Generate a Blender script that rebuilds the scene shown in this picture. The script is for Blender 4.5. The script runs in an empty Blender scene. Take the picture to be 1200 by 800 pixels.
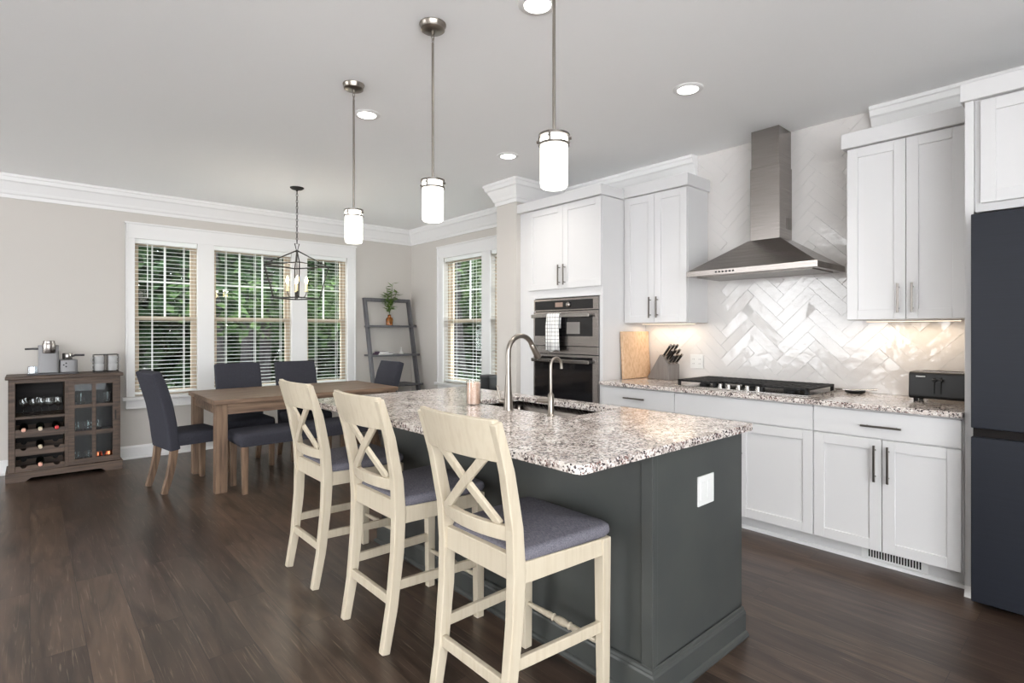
import bpy, bmesh, math, random
from mathutils import Vector, Matrix
random.seed(7)
PI = math.pi
SC = bpy.context.scene
COL = SC.collection

# ------------------------------------------------------------------ camera, world, exposure
cam_d = bpy.data.cameras.new('camera')
cam = bpy.data.objects.new('camera', cam_d)
COL.objects.link(cam)
cam.location = (0, 0, 1.315)
cam.rotation_euler = (PI/2, 0, -math.radians(41.54))
cam_d.sensor_width = 36
cam_d.lens = 637.6/1200*36
cam_d.shift_y = -(400-388.3)/1200
cam_d.clip_start = 0.05
SC.camera = cam
SC.view_settings.view_transform = 'Standard'
SC.view_settings.look = 'None'
SC.view_settings.gamma = 1
SC.view_settings.use_curve_mapping = False
SC.view_settings.exposure = 0.22
SC.cycles.use_denoising = True
SC.cycles.max_bounces = 8
SC.cycles.diffuse_bounces = 5
SC.cycles.transparent_max_bounces = 24
SC.cycles.caustics_reflective = False
SC.cycles.caustics_refractive = False
SC.cycles.sample_clamp_indirect = 6

W_STR = 8.0
CAN_W = 5
UNDER_W = 0.9
world = bpy.data.worlds.new('world')
SC.world = world
world.use_nodes = True
bg = world.node_tree.nodes['Background']
bg.inputs[0].default_value = (0.95, 0.975, 1.0, 1)
bg.inputs[1].default_value = W_STR

# ------------------------------------------------------------------ materials
def srgb(r, g, b):
    f = lambda v: (v/12.92 if v <= 0.04045 else ((v+0.055)/1.055)**2.4)
    return (f(r/255), f(g/255), f(b/255), 1)

def mat(name, col, rough=0.5, metal=0.0, spec=0.5, bump=None, noise=None, coat=0, emit=None, trans=0, ior=1.45, alpha=1, aniso=0):
    m = bpy.data.materials.new(name); m.use_nodes = True
    nt = m.node_tree; b = nt.nodes['Principled BSDF']
    b.inputs['Base Color'].default_value = col
    b.inputs['Roughness'].default_value = rough
    b.inputs['Metallic'].default_value = metal
    b.inputs['Specular IOR Level'].default_value = spec
    b.inputs['Coat Weight'].default_value = coat
    b.inputs['Transmission Weight'].default_value = trans
    b.inputs['IOR'].default_value = ior
    if emit:
        b.inputs['Emission Color'].default_value = emit[0]
        b.inputs['Emission Strength'].default_value = emit[1]
    if noise or bump:
        tc = nt.nodes.new('ShaderNodeTexCoord')
    if noise:   # (colour 2, scale xyz, detail, lo, hi)
        c2, sc, lo, hi = noise
        mp = nt.nodes.new('ShaderNodeMapping'); mp.inputs['Scale'].default_value = sc
        nz = nt.nodes.new('ShaderNodeTexNoise'); nz.inputs['Scale'].default_value = 1; nz.inputs['Detail'].default_value = 5
        rp = nt.nodes.new('ShaderNodeValToRGB')
        rp.color_ramp.elements[0].position = lo; rp.color_ramp.elements[0].color = col
        rp.color_ramp.elements[1].position = hi; rp.color_ramp.elements[1].color = c2
        nt.links.new(tc.outputs['Object'], mp.inputs[0]); nt.links.new(mp.outputs[0], nz.inputs['Vector'])
        nt.links.new(nz.outputs[0], rp.inputs[0]); nt.links.new(rp.outputs[0], b.inputs['Base Color'])
    if bump:    # (scale xyz, strength, distance)
        mp2 = nt.nodes.new('ShaderNodeMapping'); mp2.inputs['Scale'].default_value = bump[0]
        nb = nt.nodes.new('ShaderNodeTexNoise'); nb.inputs['Scale'].default_value = 1; nb.inputs['Detail'].default_value = 3
        bp = nt.nodes.new('ShaderNodeBump'); bp.inputs['Strength'].default_value = bump[1]; bp.inputs['Distance'].default_value = bump[2]
        nt.links.new(tc.outputs['Object'], mp2.inputs[0]); nt.links.new(mp2.outputs[0], nb.inputs['Vector'])
        nt.links.new(nb.outputs[0], bp.inputs['Height']); nt.links.new(bp.outputs[0], b.inputs['Normal'])
    return m

def glass_mat(name, tint=(1, 1, 1, 1), refl=0.06, rough=0.02, edge=0.5):
    m = bpy.data.materials.new(name); m.use_nodes = True
    nt = m.node_tree; nt.nodes.clear()
    out = nt.nodes.new('ShaderNodeOutputMaterial'); mx = nt.nodes.new('ShaderNodeMixShader')
    tr = nt.nodes.new('ShaderNodeBsdfTransparent'); tr.inputs[0].default_value = tint
    gl = nt.nodes.new('ShaderNodeBsdfGlossy'); gl.inputs['Roughness'].default_value = rough
    fr = nt.nodes.new('ShaderNodeLayerWeight'); fr.inputs['Blend'].default_value = 0.25
    ma = nt.nodes.new('ShaderNodeMath'); ma.operation = 'MULTIPLY_ADD'; ma.inputs[1].default_value = edge; ma.inputs[2].default_value = refl
    nt.links.new(fr.outputs['Facing'], ma.inputs[0]); nt.links.new(ma.outputs[0], mx.inputs[0])
    nt.links.new(tr.outputs[0], mx.inputs[1]); nt.links.new(gl.outputs[0], mx.inputs[2]); nt.links.new(mx.outputs[0], out.inputs[0])
    return m

def emit_mat(name, col, strength):
    m = bpy.data.materials.new(name); m.use_nodes = True
    nt = m.node_tree; nt.nodes.clear()
    out = nt.nodes.new('ShaderNodeOutputMaterial'); e = nt.nodes.new('ShaderNodeEmission')
    e.inputs[0].default_value = col; e.inputs[1].default_value = strength
    nt.links.new(e.outputs[0], out.inputs[0]); return m

M = {}
M['wall'] = mat('wall_paint', srgb(196, 191, 185), 0.7, bump=((90, 90, 90), 0.05, 0.002))
M['ceiling'] = mat('ceiling_paint', srgb(249, 249, 249), 0.85, bump=((60, 60, 60), 0.06, 0.003))
M['trim'] = mat('trim_paint', srgb(226, 225, 224), 0.4, bump=((40, 40, 40), 0.02, 0.001))
M['cabinet'] = mat('cabinet_paint', srgb(210, 209, 209), 0.32, bump=((30, 30, 30), 0.02, 0.001))
M['almond'] = mat('almond_vinyl', srgb(182, 166, 146), 0.5, bump=((30, 30, 30), 0.02, 0.001))
M['blind'] = mat('blind_slat', srgb(236, 238, 236), 0.45, bump=((8, 60, 60), 0.02, 0.001))
M['island'] = mat('island_paint', srgb(68, 70, 68), 0.38, noise=(srgb(64, 66, 65), (5, 5, 5), 0.4, 0.6))
M['steel'] = mat('brushed_steel', srgb(158, 152, 148), 0.27, 1.0, noise=(srgb(142, 136, 132), (3, 3, 260), 0.35, 0.65), bump=((3, 3, 400), 0.05, 0.001))
M['nickel'] = mat('brushed_nickel', srgb(146, 139, 131), 0.3, 1.0, bump=((40, 40, 400), 0.03, 0.001))
M['chrome'] = mat('polished_steel', srgb(170, 167, 163), 0.16, 1.0, bump=((5, 5, 60), 0.02, 0.001))
M['pull'] = mat('dark_nickel_pull', srgb(120, 115, 110), 0.3, 1.0, bump=((40, 40, 300), 0.03, 0.001))
M['oven_glass'] = mat('black_glass', srgb(24, 23, 24), 0.06, 0, 0.6, noise=(srgb(28, 27, 28), (3, 3, 3), 0.4, 0.6))
M['black'] = mat('black_plastic', srgb(22, 22, 23), 0.4, bump=((200, 200, 200), 0.05, 0.001))
M['iron'] = mat('cast_iron', srgb(40, 40, 41), 0.6, 0.3, bump=((300, 300, 300), 0.2, 0.001))
M['bronze'] = mat('dark_bronze', srgb(32, 29, 27), 0.5, 0.3, bump=((200, 200, 200), 0.1, 0.001))
M['fridge'] = mat('navy_steel', srgb(22, 26, 36), 0.48, 0.15, noise=(srgb(19, 23, 32), (2, 2, 300), 0.4, 0.6))
M['stool_wood'] = mat('antique_white_wood', srgb(192, 181, 161), 0.5, noise=(srgb(180, 167, 145), (60, 60, 4), 0.45, 0.8), bump=((80, 80, 6), 0.08, 0.001))
M['seat_grey'] = mat('grey_seat_fabric', srgb(118, 116, 123), 0.9, spec=0.2, noise=(srgb(92, 90, 99), (260, 90, 260), 0.35, 0.65), bump=((500, 500, 500), 0.3, 0.001))
M['charcoal'] = mat('charcoal_fabric', srgb(64, 64, 71), 0.9, spec=0.2, noise=(srgb(46, 46, 53), (240, 240, 240), 0.35, 0.65), bump=((500, 500, 500), 0.3, 0.001))
M['table_wood'] = mat('weathered_table_wood', srgb(138, 113, 93), 0.45, noise=(srgb(92, 73, 60), (3, 38, 38), 0.38, 0.68), bump=((4, 60, 60), 0.1, 0.001))
M['table_leg_wood'] = mat('weathered_leg_wood', srgb(126, 102, 82), 0.5, noise=(srgb(84, 66, 53), (38, 38, 3), 0.38, 0.68), bump=((60, 60, 4), 0.1, 0.001))
M['bar_wood'] = mat('dark_oak', srgb(90, 73, 61), 0.55, noise=(srgb(62, 49, 41), (4, 50, 50), 0.38, 0.66), bump=((5, 80, 80), 0.1, 0.001))
M['bar_inside'] = mat('dark_cabinet_inside', srgb(30, 26, 25), 0.7, noise=(srgb(24, 20, 19), (4, 40, 40), 0.4, 0.6))
M['shelf_grey'] = mat('grey_painted_wood', srgb(92, 91, 94), 0.5, noise=(srgb(80, 79, 82), (30, 30, 4), 0.4, 0.65))
M['block'] = mat('grey_knife_block', srgb(128, 122, 118), 0.5, noise=(srgb(118, 112, 108), (60, 60, 8), 0.4, 0.65))
M['board'] = mat('maple_board', srgb(214, 182, 150), 0.5, noise=(srgb(196, 160, 126), (60, 12, 30), 0.4, 0.65))
M['glass'] = glass_mat('clear_glass', (0.97, 0.98, 0.98, 1), 0.04)
M['door_glass'] = glass_mat('cabinet_door_glass', (0.9, 0.92, 0.92, 1), 0.01, 0.01, 0.12)
M['pane'] = glass_mat('window_glass', (0.93, 0.95, 0.94, 1), 0.02, 0.01, 0.1)
M['amber'] = mat('amber_glass', srgb(190, 110, 20), 0.08, 0, trans=0.6, noise=(srgb(170, 92, 14), (10, 10, 10), 0.4, 0.6))
M['wax'] = mat('peach_wax', srgb(232, 196, 174), 0.5, noise=(srgb(224, 184, 160), (20, 20, 60), 0.4, 0.65))
M['leaf'] = mat('houseplant_leaf', srgb(106, 134, 58), 0.5, noise=(srgb(72, 100, 42), (30, 30, 30), 0.4, 0.6))
M['copper'] = mat('copper', srgb(214, 120, 80), 0.25, 1.0, bump=((60, 60, 60), 0.1, 0.002))
M['mug'] = mat('pale_mug', srgb(188, 188, 188), 0.25, bump=((2, 2, 120), 0.15, 0.002))
M['maker'] = mat('grey_appliance', srgb(120, 119, 120), 0.4, 0.25, bump=((60, 60, 60), 0.03, 0.001))
M['maker_dark'] = mat('dark_grey_appliance', srgb(62, 60, 62), 0.4, 0.2, bump=((60, 60, 60), 0.03, 0.001))
M['tank'] = glass_mat('smoky_tank', (0.75, 0.8, 0.84, 1), 0.12)
M['outlet'] = mat('outlet_white', srgb(216, 216, 214), 0.35, bump=((30, 30, 30), 0.01, 0.001))
M['grout'] = mat('grout', srgb(206, 203, 200), 0.8, bump=((200, 200, 200), 0.1, 0.001))
M['tile'] = mat('glazed_tile', srgb(212, 208, 205), 0.06, 0, 0.7, bump=((16, 16, 16), 0.35, 0.008))
M['purple'] = mat('plum_cover', srgb(86, 60, 84), 0.6, noise=(srgb(70, 50, 74), (30, 30, 30), 0.4, 0.6))
M['red_cap'] = mat('red_foil', srgb(190, 24, 30), 0.35, bump=((90, 90, 90), 0.05, 0.001))
M['pink_cap'] = mat('rose_foil', srgb(226, 170, 150), 0.35, bump=((90, 90, 90), 0.05, 0.001))
M['cream_cap'] = mat('cream_foil', srgb(200, 184, 160), 0.35, bump=((90, 90, 90), 0.05, 0.001))
M['bottle'] = mat('dark_bottle_glass', srgb(20, 26, 18), 0.1, bump=((40, 40, 40), 0.02, 0.001))
M['bark'] = mat('tree_bark', srgb(52, 48, 50), 0.9, noise=(srgb(32, 29, 29), (20, 20, 3), 0.4, 0.65), bump=((20, 20, 4), 0.5, 0.02))
M['leaves_a'] = mat('forest_leaf', srgb(44, 64, 32), 0.8, spec=0.1, noise=(srgb(92, 112, 70), (2.5, 2.5, 2.5), 0.45, 0.7))
M['leaves_b'] = mat('forest_leaf_dark', srgb(32, 50, 30), 0.8, spec=0.1, noise=(srgb(68, 88, 58), (2.5, 2.5, 2.5), 0.45, 0.72))
M['ground'] = mat('forest_ground', srgb(30, 33, 24), 0.95, noise=(srgb(46, 42, 32), (3, 3, 3), 0.4, 0.65), bump=((8, 8, 8), 0.6, 0.05))
M['pend_glass'] = emit_mat('lit_opal_glass', (1, 0.96, 0.88, 1), 4.5)
M['can_lens'] = emit_mat('lit_lens', (1, 0.97, 0.92, 1), 14.0)
M['flame'] = emit_mat('lit_candle_bulb', (1, 0.78, 0.42, 1), 30.0)
M['strip_lens'] = emit_mat('lit_strip', (1, 0.82, 0.6, 1), 2.0)
M['sleeve'] = mat('cream_sleeve', srgb(226, 214, 170), 0.5, bump=((60, 60, 60), 0.05, 0.001))
M['display'] = mat('display_panel', srgb(70, 52, 46), 0.2, emit=((1, 0.75, 0.6, 1), 0.25), bump=((60, 60, 60), 0.02, 0.001))
M['mw_window'] = mat('microwave_window', srgb(128, 124, 120), 0.15, bump=((60, 60, 60), 0.02, 0.001))
M['letter'] = mat('pale_print', srgb(200, 200, 200), 0.5, bump=((60, 60, 60), 0.02, 0.001))
M['slot'] = mat('dark_slot', srgb(30, 29, 28), 0.8, bump=((60, 60, 60), 0.02, 0.001))
M['white_wax'] = mat('white_ceramic', srgb(226, 224, 220), 0.4, bump=((60, 60, 60), 0.02, 0.001))

def towel_material():
    m = bpy.data.materials.new('windowpane_towel'); m.use_nodes = True
    nt = m.node_tree; b = nt.nodes['Principled BSDF']; b.inputs['Roughness'].default_value = 0.95
    tc = nt.nodes.new('ShaderNodeTexCoord'); mp = nt.nodes.new('ShaderNodeMapping')
    mp.inputs['Rotation'].default_value = (PI/2, 0, PI/2)
    sx = nt.nodes.new('ShaderNodeSeparateXYZ'); nt.links.new(tc.outputs['Object'], sx.inputs[0])
    def line(o, period, off):
        a = nt.nodes.new('ShaderNodeMath'); a.operation = 'MULTIPLY_ADD'; a.inputs[1].default_value = 1/period; a.inputs[2].default_value = off
        f = nt.nodes.new('ShaderNodeMath'); f.operation = 'FRACT'
        l = nt.nodes.new('ShaderNodeMath'); l.operation = 'LESS_THAN'; l.inputs[1].default_value = 0.1
        nt.links.new(o, a.inputs[0]); nt.links.new(a.outputs[0], f.inputs[0]); nt.links.new(f.outputs[0], l.inputs[0]); return l.outputs[0]
    mx = nt.nodes.new('ShaderNodeMath'); mx.operation = 'MAXIMUM'
    nt.links.new(line(sx.outputs['Y'], 0.03, 0.2), mx.inputs[0]); nt.links.new(line(sx.outputs['Z'], 0.032, 0.1), mx.inputs[1])
    mc = nt.nodes.new('ShaderNodeMix'); mc.data_type = 'RGBA'
    mc.inputs['A'].default_value = srgb(238, 237, 234); mc.inputs['B'].default_value = srgb(70, 70, 72)
    nt.links.new(mx.outputs[0], mc.inputs['Factor']); nt.links.new(mc.outputs['Result'], b.inputs['Base Color'])
    return m
M['towel'] = towel_material()

def granite_material():
    m = bpy.data.materials.new('speckled_granite'); m.use_nodes = True
    nt = m.node_tree; b = nt.nodes['Principled BSDF']; L = nt.links.new; N = nt.nodes.new
    b.inputs['Roughness'].default_value = 0.13; b.inputs['Specular IOR Level'].default_value = 0.55
    tc = N('ShaderNodeTexCoord')
    def noise(scale, detail=4, rough=0.6, dist=0.0):
        n = N('ShaderNodeTexNoise'); n.inputs['Scale'].default_value = scale; n.inputs['Detail'].default_value = detail
        n.inputs['Roughness'].default_value = rough; n.inputs['Distortion'].default_value = dist
        L(tc.outputs['Object'], n.inputs['Vector']); return n.outputs[0]
    def ramp(src, stops):
        r = N('ShaderNodeValToRGB'); e = r.color_ramp.elements
        e[0].position, e[0].color = stops[0]; e[1].position, e[1].color = stops[1]
        for p, c in stops[2:]:
            k = e.new(p); k.color = c
        L(src, r.inputs[0]); return r.outputs[0]
    def mix(f, a, c):
        x = N('ShaderNodeMix'); x.data_type = 'RGBA'
        L(f, x.inputs['Factor']); L(a, x.inputs['A'])
        if isinstance(c, tuple): x.inputs['B'].default_value = c
        else: L(c, x.inputs['B'])
        return x.outputs['Result']
    bw = lambda lo, hi: [(lo, (0, 0, 0, 1)), (hi, (1, 1, 1, 1))]
    base = ramp(noise(8, 6, 0.7, 0.9), [(0.34, srgb(168, 156, 150)), (0.64, srgb(222, 216, 210)), (0.5, srgb(204, 194, 187))])
    def cells(scale):
        v = N('ShaderNodeTexVoronoi'); v.inputs['Scale'].default_value = scale; L(tc.outputs['Object'], v.inputs['Vector'])
        c = N('ShaderNodeSeparateColor'); L(v.outputs['Color'], c.inputs[0]); return c
    def plus(a, c):
        x = N('ShaderNodeMath'); x.operation = 'ADD'; L(a, x.inputs[0]); L(c, x.inputs[1])
        y = N('ShaderNodeMath'); y.operation = 'MULTIPLY'; y.inputs[1].default_value = 0.5; L(x.outputs[0], y.inputs[0]); return y.outputs[0]
    fine, mid = cells(170), cells(110)
    c0 = mix(ramp(plus(fine.outputs[2], noise(22, 3, 0.6, 0.6)), bw(0.60, 0.63)), base, srgb(224, 219, 214))
    c1 = mix(ramp(plus(mid.outputs[0], noise(9, 4, 0.75, 0.8)), bw(0.635, 0.665)), c0, srgb(150, 139, 134))
    c2 = mix(ramp(plus(mid.outputs[1], noise(7.5, 4, 0.75, 0.8)), bw(0.70, 0.72)), c1, srgb(74, 66, 67))
    c3 = mix(ramp(plus(fine.outputs[0], noise(14, 3, 0.6, 0.5)), bw(0.71, 0.73)), c2, srgb(120, 92, 86))
    c4 = mix(ramp(plus(fine.outputs[1], noise(26, 3, 0.6, 0.5)), bw(0.70, 0.72)), c3, srgb(58, 52, 54))
    L(c4, b.inputs['Base Color'])
    return m
M['granite'] = granite_material()

def floor_material():
    m = bpy.data.materials.new('dark_plank_floor'); m.use_nodes = True
    nt = m.node_tree; b = nt.nodes['Principled BSDF']; L = nt.links.new; N = nt.nodes.new
    tc = N('ShaderNodeTexCoord')
    mp = N('ShaderNodeMapping'); mp.inputs['Rotation'].default_value = (0, 0, PI/2); L(tc.outputs['Object'], mp.inputs[0])
    br = N('ShaderNodeTexBrick'); L(mp.outputs[0], br.inputs['Vector'])
    br.inputs['Scale'].default_value = 1; br.inputs['Brick Width'].default_value = 1.22; br.inputs['Row Height'].default_value = 0.178
    br.inputs['Mortar Size'].default_value = 0.0012; br.inputs['Mortar Smooth'].default_value = 0.1
    br.inputs['Color1'].default_value = (0, 0, 0, 1); br.inputs['Color2'].default_value = (1, 1, 1, 1); br.inputs['Mortar'].default_value = (0.3, 0.3, 0.3, 1)
    br.offset = 0.37
    sep = N('ShaderNodeSeparateXYZ'); L(tc.outputs['Object'], sep.inputs[0])
    rv = N('ShaderNodeSeparateColor'); L(br.outputs['Color'], rv.inputs[0])
    mul = N('ShaderNodeMath'); mul.operation = 'MULTIPLY'; mul.inputs[1].default_value = 37; L(rv.outputs[0], mul.inputs[0])
    cmb = N('ShaderNodeCombineXYZ'); L(sep.outputs[0], cmb.inputs[0]); L(sep.outputs[1], cmb.inputs[1]); L(mul.outputs[0], cmb.inputs[2])
    def grain(sc, detail, dist):
        g = N('ShaderNodeMapping'); g.inputs['Scale'].default_value = sc; L(cmb.outputs[0], g.inputs[0])
        n = N('ShaderNodeTexNoise'); n.inputs['Scale'].default_value = 1; n.inputs['Detail'].default_value = detail; n.inputs['Distortion'].default_value = dist
        L(g.outputs[0], n.inputs['Vector']); return n.outputs[0]
    r0 = N('ShaderNodeValToRGB'); L(rv.outputs[0], r0.inputs[0])
    e = r0.color_ramp.elements
    e[0].position = 0; e[0].color = srgb(58, 46, 39); e[1].position = 1; e[1].color = srgb(80, 65, 54)
    k = e.new(0.5); k.color = srgb(70, 57, 50)
    g1 = grain((11, 1.3, 1), 8, 1.6)
    rr = N('ShaderNodeValToRGB'); L(g1, rr.inputs[0])
    rr.color_ramp.elements[0].position = 0.3; rr.color_ramp.elements[0].color = (0.45, 0.43, 0.42, 1)
    rr.color_ramp.elements[1].position = 0.7; rr.color_ramp.elements[1].color = (1.4, 1.37, 1.33, 1)
    mm = N('ShaderNodeMix'); mm.data_type = 'RGBA'; mm.blend_type = 'MULTIPLY'; mm.inputs['Factor'].default_value = 1
    L(r0.outputs[0], mm.inputs['A']); L(rr.outputs[0], mm.inputs['B'])
    g2 = grain((60, 1.6, 1), 4, 3.0)
    r2 = N('ShaderNodeValToRGB'); L(g2, r2.inputs[0])
    r2.color_ramp.elements[0].position = 0.6; r2.color_ramp.elements[0].color = (0, 0, 0, 1)
    r2.color_ramp.elements[1].position = 0.72; r2.color_ramp.elements[1].color = (0.32, 0.32, 0.32, 1)
    m2 = N('ShaderNodeMix'); m2.data_type = 'RGBA'; L(r2.outputs[0], m2.inputs['Factor']); L(mm.outputs['Result'], m2.inputs['A'])
    m2.inputs['B'].default_value = srgb(158, 140, 122)
    m3 = N('ShaderNodeMix'); m3.data_type = 'RGBA'; L(br.outputs['Fac'], m3.inputs['Factor']); L(m2.outputs['Result'], m3.inputs['A'])
    m3.inputs['B'].default_value = srgb(34, 28, 26)
    L(m3.outputs['Result'], b.inputs['Base Color'])
    b.inputs['Roughness'].default_value = 0.3; b.inputs['Specular IOR Level'].default_value = 0.45
    bp = N('ShaderNodeBump'); bp.inputs['Strength'].default_value = 0.12; bp.inputs['Distance'].default_value = 0.003
    L(g1, bp.inputs['Height']); L(bp.outputs[0], b.inputs['Normal'])
    return m
M['floor'] = floor_material()

# ------------------------------------------------------------------ mesh helpers
def B(): return bmesh.new()

def box(bm, x0, x1, y0, y1, z0, z1):
    vs = [bm.verts.new((x, y, z)) for z in (z0, z1) for y in (y0, y1) for x in (x0, x1)]
    for f in ((0, 2, 3, 1), (4, 5, 7, 6), (0, 1, 5, 4), (2, 6, 7, 3), (0, 4, 6, 2), (1, 3, 7, 5)):
        bm.faces.new([vs[i] for i in f])
    return bm

def loft(bm, secs, caps=True, closed=False, ring=True):
    rows = [[bm.verts.new(p) for p in s] for s in secs]
    n = len(rows[0])
    pairs = list(zip(rows, rows[1:])) + ([(rows[-1], rows[0])] if closed else [])
    for a, b in pairs:
        for i in range(n if ring else n-1):
            j = (i+1) % n
            bm.faces.new((a[i], a[j], b[j], b[i]))
    if caps and not closed and ring:
        bm.faces.new(rows[0][::-1]); bm.faces.new(rows[-1])
    return bm

def tube(bm, pts, r, seg=10, caps=True, closed=False):
    pts = [Vector(p) for p in pts]; n = len(pts)
    rs = r if isinstance(r, (list, tuple)) else [r]*n
    secs = []; prev = None
    for i, p in enumerate(pts):
        a = pts[i-1] if (i > 0 or closed) else p
        b = pts[(i+1) % n] if (i < n-1 or closed) else p
        t = (b-a).normalized()
        if prev is None:
            u = t.orthogonal().normalized()
        else:
            u = (prev - t*prev.dot(t))
            u = u.normalized() if u.length > 1e-6 else t.orthogonal().normalized()
        prev = u; v = t.cross(u)
        secs.append([p + (u*math.cos(k*2*PI/seg) + v*math.sin(k*2*PI/seg))*rs[i] for k in range(seg)])
    return loft(bm, secs, caps, closed)

def lathe(bm, c, prof, seg=24, caps=True, axis='z'):
    secs = []
    for r, z in prof:
        r = max(r, 1e-4)
        ring = []
        for k in range(seg):
            a = k*2*PI/seg; x, y = r*math.cos(a), r*math.sin(a)
            if axis == 'z': ring.append((c[0]+x, c[1]+y, c[2]+z))
            elif axis == 'y': ring.append((c[0]+x, c[1]+z, c[2]+y))
            else: ring.append((c[0]+z, c[1]+x, c[2]+y))
        secs.append(ring)
    return loft(bm, secs, caps)

def prism(bm, poly, a0, a1, axis='x'):
    f = {'x': lambda a, p: (a, p[0], p[1]), 'y': lambda a, p: (p[0], a, p[1]), 'z': lambda a, p: (p[0], p[1], a)}[axis]
    return loft(bm, [[f(a0, p) for p in poly], [f(a1, p) for p in poly]])

def sweep(bm, path, prof):
    """Mitred sweep along an XY polyline; prof = (distance to the right of travel, z)."""
    P = [Vector(p) for p in path]; secs = []
    for i, p in enumerate(P):
        d0 = (P[i]-P[i-1]).normalized() if i > 0 else None
        d1 = (P[i+1]-P[i]).normalized() if i < len(P)-1 else None
        d0 = d0 or d1; d1 = d1 or d0
        n0 = Vector((d0.y, -d0.x)); n1 = Vector((d1.y, -d1.x))
        mv = (n0+n1); mv = mv/ max(1e-6, (1+n0.dot(n1)))
        secs.append([(p.x+mv.x*o, p.y+mv.y*o, z) for o, z in prof])
    return loft(bm, secs)

def bar(bm, pts, w, d, up='y'):
    """Rectangular bar through points in the XZ plane (local); w along y, d across."""
    secs = []; n = len(pts)
    for i, p in enumerate(pts):
        a = Vector(pts[max(0, i-1)]); b = Vector(pts[min(n-1, i+1)]); t = (b-a).normalized()
        y = Vector((0, 1, 0)); nrm = t.cross(y).normalized(); y = nrm.cross(t).normalized()
        p = Vector(p); ww = w[i] if isinstance(w, (list, tuple)) else w; dd = d[i] if isinstance(d, (list, tuple)) else d
        secs.append([p+nrm*dd/2+y*ww/2, p-nrm*dd/2+y*ww/2, p-nrm*dd/2-y*ww/2, p+nrm*dd/2-y*ww/2])
    return loft(bm, secs)

def rpoly(pts, r, n=5):
    """Rounded polygon outline, CCW."""
    out = []; P = [Vector(p) for p in pts]; m = len(P)
    for i in range(m):
        p, a, b = P[i], P[i-1], P[(i+1) % m]
        da = (a-p).normalized(); db = (b-p).normalized()
        p0 = p+da*r; p1 = p+db*r
        for k in range(n+1):
            t = k/n
            q = p0*(1-t)**2 + p*2*t*(1-t) + p1*t**2
            out.append((q.x, q.y))
    return out

def pad(bm, outline, z0, z1, bulge=0.012, dome=0.015):
    cx = sum(p[0] for p in outline)/len(outline); cy = sum(p[1] for p in outline)/len(outline)
    R = max(math.hypot(p[0]-cx, p[1]-cy) for p in outline)
    h = z1-z0
    rings = [(-0.006, z0), (bulge*0.8, z0+h*0.25), (bulge, z0+h*0.5), (bulge*0.6, z0+h*0.78), (-0.005, z0+h*0.95), (-0.02, z1), (-R*0.35, z1+dome*0.6), (-R*0.7, z1+dome*0.9)]
    secs = []
    for o, z in rings:
        s = (R+o)/R
        secs.append([(cx+(p[0]-cx)*s, cy+(p[1]-cy)*s, z) for p in outline])
    return loft(bm, secs)

def finish(name, bm, m, parent=None, bev=0, seg=2, smooth=None, base=None):
    if base is None:
        base = Vector((0, 0, 0))
        r = parent
        while r is not None:
            if r.get('_base'): base = Vector(r['_base'])
            r = r.parent
    bmesh.ops.recalc_face_normals(bm, faces=bm.faces[:])
    if base.length: bmesh.ops.translate(bm, verts=bm.verts[:], vec=-base)
    me = bpy.data.meshes.new(name); bm.to_mesh(me); bm.free()
    me.materials.append(M[m] if isinstance(m, str) else m)
    if smooth:
        for p in me.polygons: p.use_smooth = True
        me.set_sharp_from_angle(angle=math.radians(smooth))
    o = bpy.data.objects.new(name, me); COL.objects.link(o)
    if parent is not None: o.parent = parent
    if bev:
        md = o.modifiers.new('edge', 'BEVEL'); md.width = bev; md.segments = seg; md.limit_method = 'ANGLE'; md.angle_limit = math.radians(40)
    return o

def part(name, bm, m, parent, **k): return finish(name, bm, m, parent, **k)

def tag(o, label, cat, group=None, kind=None):
    o['label'] = label; o['category'] = cat
    if group: o['group'] = group
    if kind: o['kind'] = kind
    return o

def thing(name, label, cat, loc=(0, 0, 0), rz=0, group=None, world=True):
    """Empty at the thing's base; world=True means its parts are modelled in world coordinates."""
    o = bpy.data.objects.new(name, None); COL.objects.link(o)
    o.empty_display_size = 0.1
    o.location = loc; o.rotation_euler = (0, 0, rz)
    if world: o['_base'] = tuple(loc)
    return tag(o, label, cat, group)

def struct(name, bm, m, label=None, parent=None, **k):
    o = finish(name, bm, m, parent, **k); o['kind'] = 'structure'
    if label: o['label'] = label; o['category'] = name.split('_')[0]
    return o

KIDS = {}
def dup(root, loc, rz=None, label=None):
    def cp(o, parent):
        c = o.copy(); COL.objects.link(c)
        if parent is not None: c.parent = parent
        for ch in list(o.children): cp(ch, c)
        return c
    r = cp(root, None); r.location = loc
    if rz is not None: r.rotation_euler = (0, 0, rz)
    if label: r['label'] = label
    return r

# ------------------------------------------------------------------ the room
XW, YB, ZC = 4.11, 6.82, 2.75
XL, YR = -6.0, -2.6
T = 0.16
struct('floor', box(B(), XL-T, XW+T, YR, YB+T, -0.1, 0), 'floor', 'dark brown wood plank floor')
struct('ceiling', box(B(), XL-T, XW+T, YR, YB+T, ZC, ZC+0.1), 'ceiling', 'smooth white ceiling')

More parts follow.
